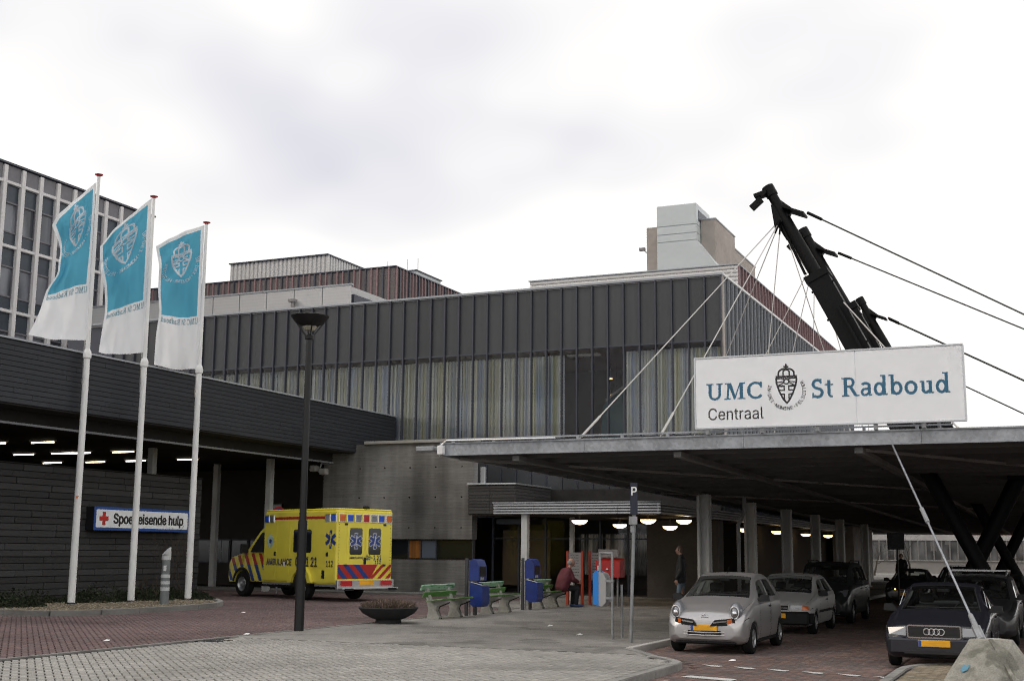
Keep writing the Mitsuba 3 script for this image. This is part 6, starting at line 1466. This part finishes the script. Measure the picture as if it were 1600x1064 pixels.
    # wheels and flare
    def wh(xc, s, y, name='wheel'):
        R, ww = .40, .26
        ty = lathe([(R*.55, -ww/2), (R*.9, -ww/2), (R, -ww/2+.04), (R, ww/2-.04), (R*.9, ww/2), (R*.6, ww/2), (R*.57, ww/2-.03)], 32)
        ri = join(lathe([(R*.58, ww/2-.02), (R*.55, ww/2), (R*.48, ww/2-.05), (R*.42, ww/2-.10), (0, ww/2-.08)], 28), lathe([(.09, ww/2-.09), (.08, ww/2-.0), (0, ww/2+.01)], 14), *[tube((.13*math.cos(a), .13*math.sin(a), ww/2-.09), (.13*math.cos(a), .13*math.sin(a), ww/2-.05), .014, n=6) for a in np.arange(6)*math.pi/3])
        Mx = np.array([[1, 0, 0, xc], [0, 0, s, y], [0, -s, 0, R], [0, 0, 0, 1.0]])
        ty.apply_transform(Mx); ri.apply_transform(Mx)
        k = A_('wheel', ty, 'm_tyre', t, 40); A_('rim', ri, 'm_rim', k, 40)
    for s in (1, -1): wh(.45, s, s*(w-.13)); wh(x1+1.30, s, s*(cabw-.12))
    A_('wheel', bx(-.01, .01, .3, .31, .3, .31), 'm_tyre') if False else None
    fl = Point(0, 0).buffer(.60).difference(Point(0, 0).buffer(.44)).intersection(sbox(-1, .10, 1, 1))
    fl = unary_union([fl, sbox(-.60, .16, -.44, .12)])
    A_('wheel_flare', frame_mesh(ext(fl, .10), (.45, w+.11, .42), (1, 0, 0), (0, 0, 1)), 'm_amb')
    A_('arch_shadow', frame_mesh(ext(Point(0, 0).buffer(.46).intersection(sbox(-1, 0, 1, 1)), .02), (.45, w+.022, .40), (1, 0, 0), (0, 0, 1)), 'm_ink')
    A_('skirt', bx(1.05, x1+.02, w-.06, w-.005, .43, .498), 'm_alu'); A_('skirt', bx(x0+.02, -.2, w-.06, w-.005, .43, .498), 'm_alu')
    for i in range(16):
        A_('rivet', bx(x0-.006, x0-.0005, w-.10, w-.08, .9 + i*.095, .92 + i*.095), 'm_ink'); A_('rivet', bx(x0-.006, x0-.0005, -w+.08, -w+.10, .9 + i*.095, .92 + i*.095), 'm_ink')
ambulance()

# ---------------------------------------------------------------- people
def sph(p, r, n=20): return m3.Manifold.sphere(float(r), n).translate([float(q) for q in p])
def limb(*pr):
    """chain of (point, radius): hulls of successive spheres"""
    out = m3.Manifold()
    for (a, ra), (b, rb) in zip(pr[:-1], pr[1:]): out = out + m3.Manifold.batch_hull([sph(a, ra), sph(b, rb)])
    return out
def smooth(M, edge=.03, it=10):
    M = M.refine_to_length(edge); q = M.to_mesh(); m = trimesh.Trimesh(q.vert_properties[:, :3], q.tri_verts, process=True)
    trimesh.smoothing.filter_taubin(m, iterations=it); return m
def hand(w, d, side, palm):
    """palm at wrist w pointing along d, fingers curled; side: unit vector across the palm towards the thumb"""
    w, d, s, p = (np.asarray(q, float) for q in (w, d, side, palm)); M = m3.Manifold.batch_hull([sph(w, .026), sph(w + d*.08 + s*.03, .016), sph(w + d*.085 - s*.03, .015)])
    for k, (o, l) in enumerate(((.032, .070), (.011, .080), (-.011, .074), (-.031, .058))):
        b = w + d*.085 + s*o; c = b + d*l*.5 + p*.012; e = c + d*l*.35 + p*l*.45
        M = M + limb((b, .0095), (c, .0085), (e, .0075))
    b = w + d*.03 + s*.028; M = M + limb((b, .013), (b + d*.03 + s*.025, .011), (b + d*.055 + s*.025 + p*.015, .009))
    return M
def head(c, f, up=(0, 0, 1)):
    """head centre c, facing f"""
    c, f, u = np.asarray(c, float), np.asarray(f, float)/np.linalg.norm(f), np.asarray(up, float); s = np.cross(f, u)
    P_ = lambda a, b, h: c + f*a + s*b + u*h
    M = m3.Manifold.batch_hull([sph(P_(-.02, 0, .035), .082), sph(P_(.015, 0, .025), .075), sph(P_(.035, 0, -.06), .050), sph(P_(.055, 0, -.085), .028)])
    M = M + limb((P_(.088, 0, .02), .010), (P_(.108, 0, -.022), .013)) + limb((P_(.088, -.016, -.055), .009), (P_(.088, .016, -.055), .009))
    for q in (-1, 1): M = M + m3.Manifold.batch_hull([sph(P_(-.01, q*.083, .02), .016), sph(P_(.0, q*.080, -.025), .010)]) + sph(P_(.075, q*.032, .022), .014)
    return M
def standing(x, y, h, fx, fy, label, jacket, trouser, shoe, bag=False):
    t = thing('person', label, 'person')
    f = np.array([fx, fy, 0.0]); f /= np.linalg.norm(f); s = np.cross(f, (0, 0, 1)); o = np.array([x, y, 0.0]); k = h/1.78
    Q = lambda a, b, z: o + (f*a + s*b)*k + np.array([0, 0, z*k])
    body = head(Q(.04, 0, 1.655), f) + limb((Q(.0, 0, 1.40), .06), (Q(.025, 0, 1.58), .052))
    hands = hand(Q(.06, .29, .86), (0, 0, -1), f, -s) + hand(Q(.10, -.29, .87), (0, 0, -1), f, s)
    core = limb((Q(0, 0, .95), .10), (Q(0, 0, 1.40), .08)) + limb((Q(0, .17, 1.42), .045), (Q(.0, .25, 1.15), .04), (Q(.06, .29, .85), .028)) + limb((Q(0, -.17, 1.42), .045), (Q(.0, -.25, 1.15), .04), (Q(.10, -.29, .86), .028)) + limb((Q(0, .09, .95), .08), (Q(.0, .10, .1), .04)) + limb((Q(0, -.09, .95), .08), (Q(.0, -.1, .1), .04)) + limb((Q(0, 0, 1.38), .06), (Q(0, .16, 1.42), .05)) + limb((Q(0, 0, 1.38), .06), (Q(0, -.16, 1.42), .05))
    add('body', smooth(body + hands + core, .018, 6), 'm_skin', t, True)
    jk = m3.Manifold.batch_hull([sph(Q(-.01, .15, 1.40), .085), sph(Q(-.01, -.15, 1.40), .085), sph(Q(.02, .12, 1.15), .115), sph(Q(.02, -.12, 1.15), .115)]) + m3.Manifold.batch_hull([sph(Q(.02, .12, 1.15), .115), sph(Q(.02, -.12, 1.15), .115), sph(Q(.01, .11, .86), .125), sph(Q(.01, -.11, .86), .125)])
    for b, e in ((1, .06), (-1, .10)): jk = jk + limb((Q(-.01, b*.19, 1.40), .078), (Q(-.03, b*.27, 1.14), .066), (Q(e, b*.29, .90), .050))
    jk = jk + limb((Q(0, 0, 1.45), .075), (Q(.01, 0, 1.50), .068))
    m = smooth(jk, .035, 8); v = m.vertices; m.vertices = v + (meshkit.fbm(v*14, 3)[:, None]-.5)*.03*np.array([1, 1, .3]); add('jacket', m, jacket, t, True)
    tr = limb((Q(0, .09, .90), .105), (Q(.02, .10, .50), .078), (Q(-.01, .11, .09), .068)) + limb((Q(0, -.09, .90), .105), (Q(.05, -.10, .50), .078), (Q(.03, -.12, .09), .068))
    add('trousers', smooth(tr, .04, 6), trouser, t, True)
    for b, a in ((.11, -.01), (-.12, .03)): add('shoe', smooth(m3.Manifold.batch_hull([sph(Q(a-.05, b, .045), .045), sph(Q(a+.10, b, .04), .04), sph(Q(a+.18, b, .03), .03)]), .03, 3), shoe, t, True)
    hc = Q(.04, 0, 1.655); hr = (sph(hc + (0, 0, .035) - f*.022, .096) + sph(hc - f*.05 - (0, 0, .02), .075)) - m3.Manifold.batch_hull([sph(hc + f*.10 - (0, 0, .02), .075), sph(hc + f*.13 - (0, 0, .10), .09), sph(hc + f*.12 + (0, 0, .02), .05)])
    m = smooth(hr, .02, 2); v = m.vertices; m.vertices = v + (meshkit.fbm(v*40, 2)-.5)[:, None]*.022; add('hair', m, 'm_hair', t, True)
    if bag: add('bag', smooth(m3.Manifold.batch_hull([sph(Q(.12, -.30, .80), .06), sph(Q(.16, -.30, .62), .09), sph(Q(-.02, -.30, .62), .09)]), .04, 4), 'm_panel_grey', t, True)
    return t
standing(-9.85, 34.0, 1.80, -1, -.15, 'man in a black jacket and pale jeans standing beside the pale steel column, facing left', 'm_jacket_black', 'm_jeans', 'm_shoe_dark')
standing(-7.5, 64, 1.60, -.3, -1, 'distant person in dark clothes beyond the low black car', 'm_jacket_black', 'm_trousers_dark', 'm_shoe_dark')
def seated(x, y, label):
    """sits on the bench seat (z about .47), facing +X, leaning forward"""
    t = thing('person', label, 'person')
    f = np.array([.74, .67, 0.0]); f /= np.linalg.norm(f); s = np.cross(f, (0, 0, 1)); o = np.array([x, y, 0.0]); Q = lambda a, b, z: o + f*a + s*b + np.array([0, 0, z])
    core = limb((Q(0, 0, .60), .12), (Q(.12, 0, .98), .10), (Q(.20, 0, 1.10), .06)) + limb((Q(.20, 0, 1.10), .055), (Q(.25, 0, 1.20), .052))
    for b in (-1, 1):
        core = core + limb((Q(.17, b*.16, 1.06), .05), (Q(.25, b*.24, .82), .042), (Q(.45, b*.12, .74), .030)) + limb((Q(0, b*.10, .56), .08), (Q(.43, b*.12, .54), .06), (Q(.40, b*.13, .12), .04))
        core = core + hand(Q(.45, b*.12, .74), (f*.9 + np.array([0, 0, -.3])) - s*b*.3, (0, 0, 1), -s*b)
    add('body', smooth(core + head(Q(.29, 0, 1.29), f*1.0 + np.array([0, 0, -.15])), .02, 6), 'm_skin', t, True)
    jk = m3.Manifold.batch_hull([sph(Q(.12, .20, 1.02), .105), sph(Q(.12, -.20, 1.02), .105), sph(Q(.06, .16, .80), .165), sph(Q(.06, -.16, .80), .165), sph(Q(.19, 0, 1.08), .08)]) + m3.Manifold.batch_hull([sph(Q(.06, .16, .80), .165), sph(Q(.06, -.16, .80), .165), sph(Q(-.02, .17, .58), .14), sph(Q(-.02, -.17, .58), .14)])
    for b in (-1, 1): jk = jk + limb((Q(.15, b*.19, 1.04), .085), (Q(.24, b*.27, .81), .072), (Q(.43, b*.14, .745), .052))
    m = smooth(jk, .04, 8); v = m.vertices; m.vertices = v + (meshkit.fbm(v*13, 3)[:, None]-.5)*.03; add('jacket', m, 'm_jacket_maroon', t, True)
    tr = m3.Manifold()
    for b in (-1, 1): tr = tr + limb((Q(0, b*.11, .555), .105), (Q(.42, b*.13, .545), .080), (Q(.38, b*.14, .12), .065))
    add('trousers', smooth(tr, .04, 6), 'm_trousers_dark', t, True)
    for b in (-1, 1): add('shoe', smooth(m3.Manifold.batch_hull([sph(Q(.33, b*.14, .05), .05), sph(Q(.50, b*.14, .045), .045), sph(Q(.58, b*.14, .035), .035)]), .03, 3), 'm_shoe_blue', t, True)
    hc = Q(.29, 0, 1.29); hr = (sph(hc - f*.035 - (0, 0, .005), .090)) - m3.Manifold.batch_hull([sph(hc + f*.06 + (0, 0, .10), .13), sph(hc + f*.14 - (0, 0, .08), .11)])
    add('hair', smooth(hr, .02, 2), 'm_board_grey', t, True)
seated(-13.72, 34.85, 'bald man in a maroon jacket sitting on the third green bench, seen from behind')

# ---------------------------------------------------------------- plants
def leaf_mesh(n, seed, gen, cols, size):
    r = np.random.default_rng(seed); V, F, Cc = [], [], []
    for i in range(n):
        p = gen(r); d = r.normal(size=3) + (0, 0, .5); d /= np.linalg.norm(d); s = np.cross(d, r.normal(size=3)); s /= np.linalg.norm(s); l = size*r.uniform(.6, 1.3)
        k = len(V); V += [p - d*l*.5, p + s*l*.38, p + d*l*.55, p - s*l*.38]; F += [(k, k+1, k+2), (k, k+2, k+3)]
        c = np.array(cols[r.integers(len(cols))])*r.uniform(.6, 1.35); Cc += [c]*4
    return np.array(V), np.array(F), np.clip(np.array(Cc), 0, 1)
IVY = [(.042, .055, .032), (.032, .046, .026), (.062, .070, .045), (.042, .042, .034)]
ir = np.random.default_rng(77)
n_iv, iv = 0, []
for (x, y, rx, ry, h) in [(-26.9, 24.0, .8, 1.0, .50), (-26.7, 25.6, .9, .9, .42), (-26.9, 27.2, .8, 1.0, .48), (-25.9, 28.7, .9, .8, .40), (-26.5, 29.7, .9, .9, .55), (-25.5, 30.5, .8, .8, .50), (-26.4, 31.6, .9, .9, .45), (-25.6, 32.3, .7, .6, .40), (-24.6, 31.9, .6, .45, .30), (-27.0, 33.2, .7, .9, .40), (-25.3, 25.4, .6, .6, .30)]:
    def gen(r, x=x, y=y, rx=rx, ry=ry, h=h):
        a, q = r.uniform(0, 6.283), r.uniform()**.42*1.12; lump = .65 + .35*math.sin(5*x + 3*a)
        return np.array([x + rx*q*math.cos(a), y + ry*q*math.sin(a), .07 + h*(1 - q**2*.75)*lump*r.uniform(.25, 1.0)])
    iv.append(leaf_mesh(1300, 100+n_iv, gen, IVY, .075)); n_iv += 1
put('ivy', P((np.vstack([q[0] for q in iv]), np.vstack([q[1] + a for q, a in zip(iv, np.cumsum([0] + [len(q[0]) for q in iv]))])), 'm_ivy', color=np.vstack([q[2] for q in iv])),
    label='low dark ivy ground cover along the foot of the brick wall', cat='ivy', kind='stuff')
def twiggy(name, label, x, y, z, h, seed, n, spread, cat, grp=None, r0=.015):
    r = np.random.default_rng(seed); parts = []
    def grow(p, d, l, rad, lev):
        q = p + d*l; parts.append(tube(p, q, rad, rad*.7, 5))
        if lev == 0: return
        for _ in range(r.integers(2, 4)):
            e = d + r.normal(0, spread, 3); e[2] += .15; e /= np.linalg.norm(e); grow(p + d*l*r.uniform(.5, 1.0), e, l*r.uniform(.55, .85), rad*.65, lev-1)
    for i in range(n):
        d = np.array([r.normal(0, .25), r.normal(0, .25), 1]); grow(np.array([x + r.normal(0, .06), y + r.normal(0, .06), z]), d/np.linalg.norm(d), h*.36, r0, 4)
    t = thing(name, label, cat, grp); add('twigs', join(*parts), 'm_twig', t)
twiggy('bare_shrub', 'leafless twiggy shrub in front of the red cross sign', -26.2, 33.2, .05, 2.6, 5, 3, .38, 'shrub')
twiggy('bare_shrub', 'small leafless shrub at the left end of the planting bed', -26.6, 25.2, .05, 1.5, 6, 3, .4, 'shrub')
twiggy('bare_shrub', 'short leafless stems beside the middle flagpole', -25.0, 30.2, .05, .9, 8, 3, .35, 'shrub')
g_ = []
rr = np.random.default_rng(12)
def gen_peb(n):
    V, F, Cc = [], [], []
    base = trimesh.creation.icosphere(0, 1.0)
    for i in range(n):
        x, y = rr.uniform(-26.4, -22.1), rr.uniform(23.7, 32.4)
        if not BED.buffer(-.2).contains(Point(x, y)): continue
        s = rr.uniform(.012, .035); v = base.vertices*s*(1, rr.uniform(.7, 1.3), .6) + (x, y, .075); k = len(V)*12
        V.append(v); F.append(base.faces + k); Cc.append(np.tile(np.array((.24, .20, .145))*rr.uniform(.5, 1.6), (12, 1)))
    return P((np.vstack(V), np.vstack(F)), 'm_vc_stone', color=np.clip(np.vstack(Cc), 0, 1))
put('gravel', gen_peb(2600), 'planting_bed', kind='stuff')

# ---------------------------------------------------------------- beyond the canopy
mat('m_bg_wall', tint((.27, .255, .24), .2, .6), .85); mat('m_bg_pale', tint((.42, .41, .40), .15, .5), .8); mat('m_bg_bar', (.20, .195, .19), .6); mat('m_bg_win', proc(lambda p, n, uv: mi.Color3f(.12, .12, .12)*(.4 + 1.6*noise(p.x*2.2, p.z*1.6, 2.0))), .5)
BG = thing('long_low_building', 'long low building with a dark window band far beyond the canopy', 'building')
y = 116.0
add('base_wall', bx(-26, 6, y, y+12, -.3, 1.05), 'm_bg_wall', BG)
add('window_wall', bx(-26, 6, y+.15, y+12, 1.05, 2.75), 'm_bg_win', BG)
add('upper_wall', bx(-26, -8.6, y, y+12, 2.75, 7.2), 'm_bg_pale', BG); add('upper_wall', bx(-8.59, 6, y-.05, y+12, 2.75, 3.2), 'm_bg_pale', BG)
add('brick_storey', bx(-8.59, 6, y-.02, y+12, 3.21, 7.6), mat('m_brick_red', tint((.24, .16, .145), .2, .7), .85), BG)
mu = P(bx(-.05, .05, -.12, .14, 1.05, 2.74), 'm_bg_bar')
for i in range(48): put('mullion', mu, BG, T(-26 + i*.66, y, 0))
add('sill', bx(-26, 6, y-.15, y+.1, .97, 1.05), 'm_concrete', BG)
for i in range(26):
    rr_ = np.random.default_rng(500+i); x = -25.5 + i*1.2
    add('blind', bx(x, x+.5, y+.10, y+.145, 2.7 - rr_.uniform(.1, .9), 2.72), 'm_bg_bar', BG) if rr_.uniform() < .55 else None
def tree(name, label, x, y, h, seed):
    r = np.random.default_rng(seed); tr, br = [], []
    def grow(p, d, l, rad, lev):
        n = 3; 
        for _ in range(n):
            d2 = d + r.normal(0, .10, 3); d2 /= np.linalg.norm(d2); q = p + d2*l/n; (tr if lev > 3 else br).append(tube(p, q, rad, rad*.88, 6)); p, d, rad = q, d2, rad*.88
        if lev == 0: return
        for _ in range(r.integers(2, 4)):
            e = d + r.normal(0, .55, 3); e[2] = max(e[2], -.1) + .1; e /= np.linalg.norm(e); grow(p, e, l*r.uniform(.6, .85), rad*.62, lev-1)
    grow(np.array([x, y, -.1]), np.array([.03, 0, 1.0]), h*.24, h*.022, 6)
    t = thing(name, label, 'tree'); add('trunk', join(*tr), 'm_bark', t, True); add('crown', join(*br), 'm_twig', t)
tree('bare_tree', 'leafless tree with a spreading crown beyond the parked cars', -9.9, 88, 4.6, 3)
tree('bare_tree', 'slim leafless tree between the crossed props, far away', -4.4, 98, 4.6, 9)
tree('bare_tree', 'small leafless tree left of the spreading one, far beyond the canopy', -13.2, 96, 4.0, 21)
for i, (x, yy) in enumerate(((-13.5, 90.0), (-10.9, 92.0))):
    k = thing('thin_post', ['tall slim dark post standing before the long low building', 'short slim dark post standing before the long low building'][i], 'post', 'slim posts before the low building'); add('shaft', tube((x, yy, -.15), (x, yy, 4.6 if i == 0 else 2.6), .06, n=8), 'm_bark', k)
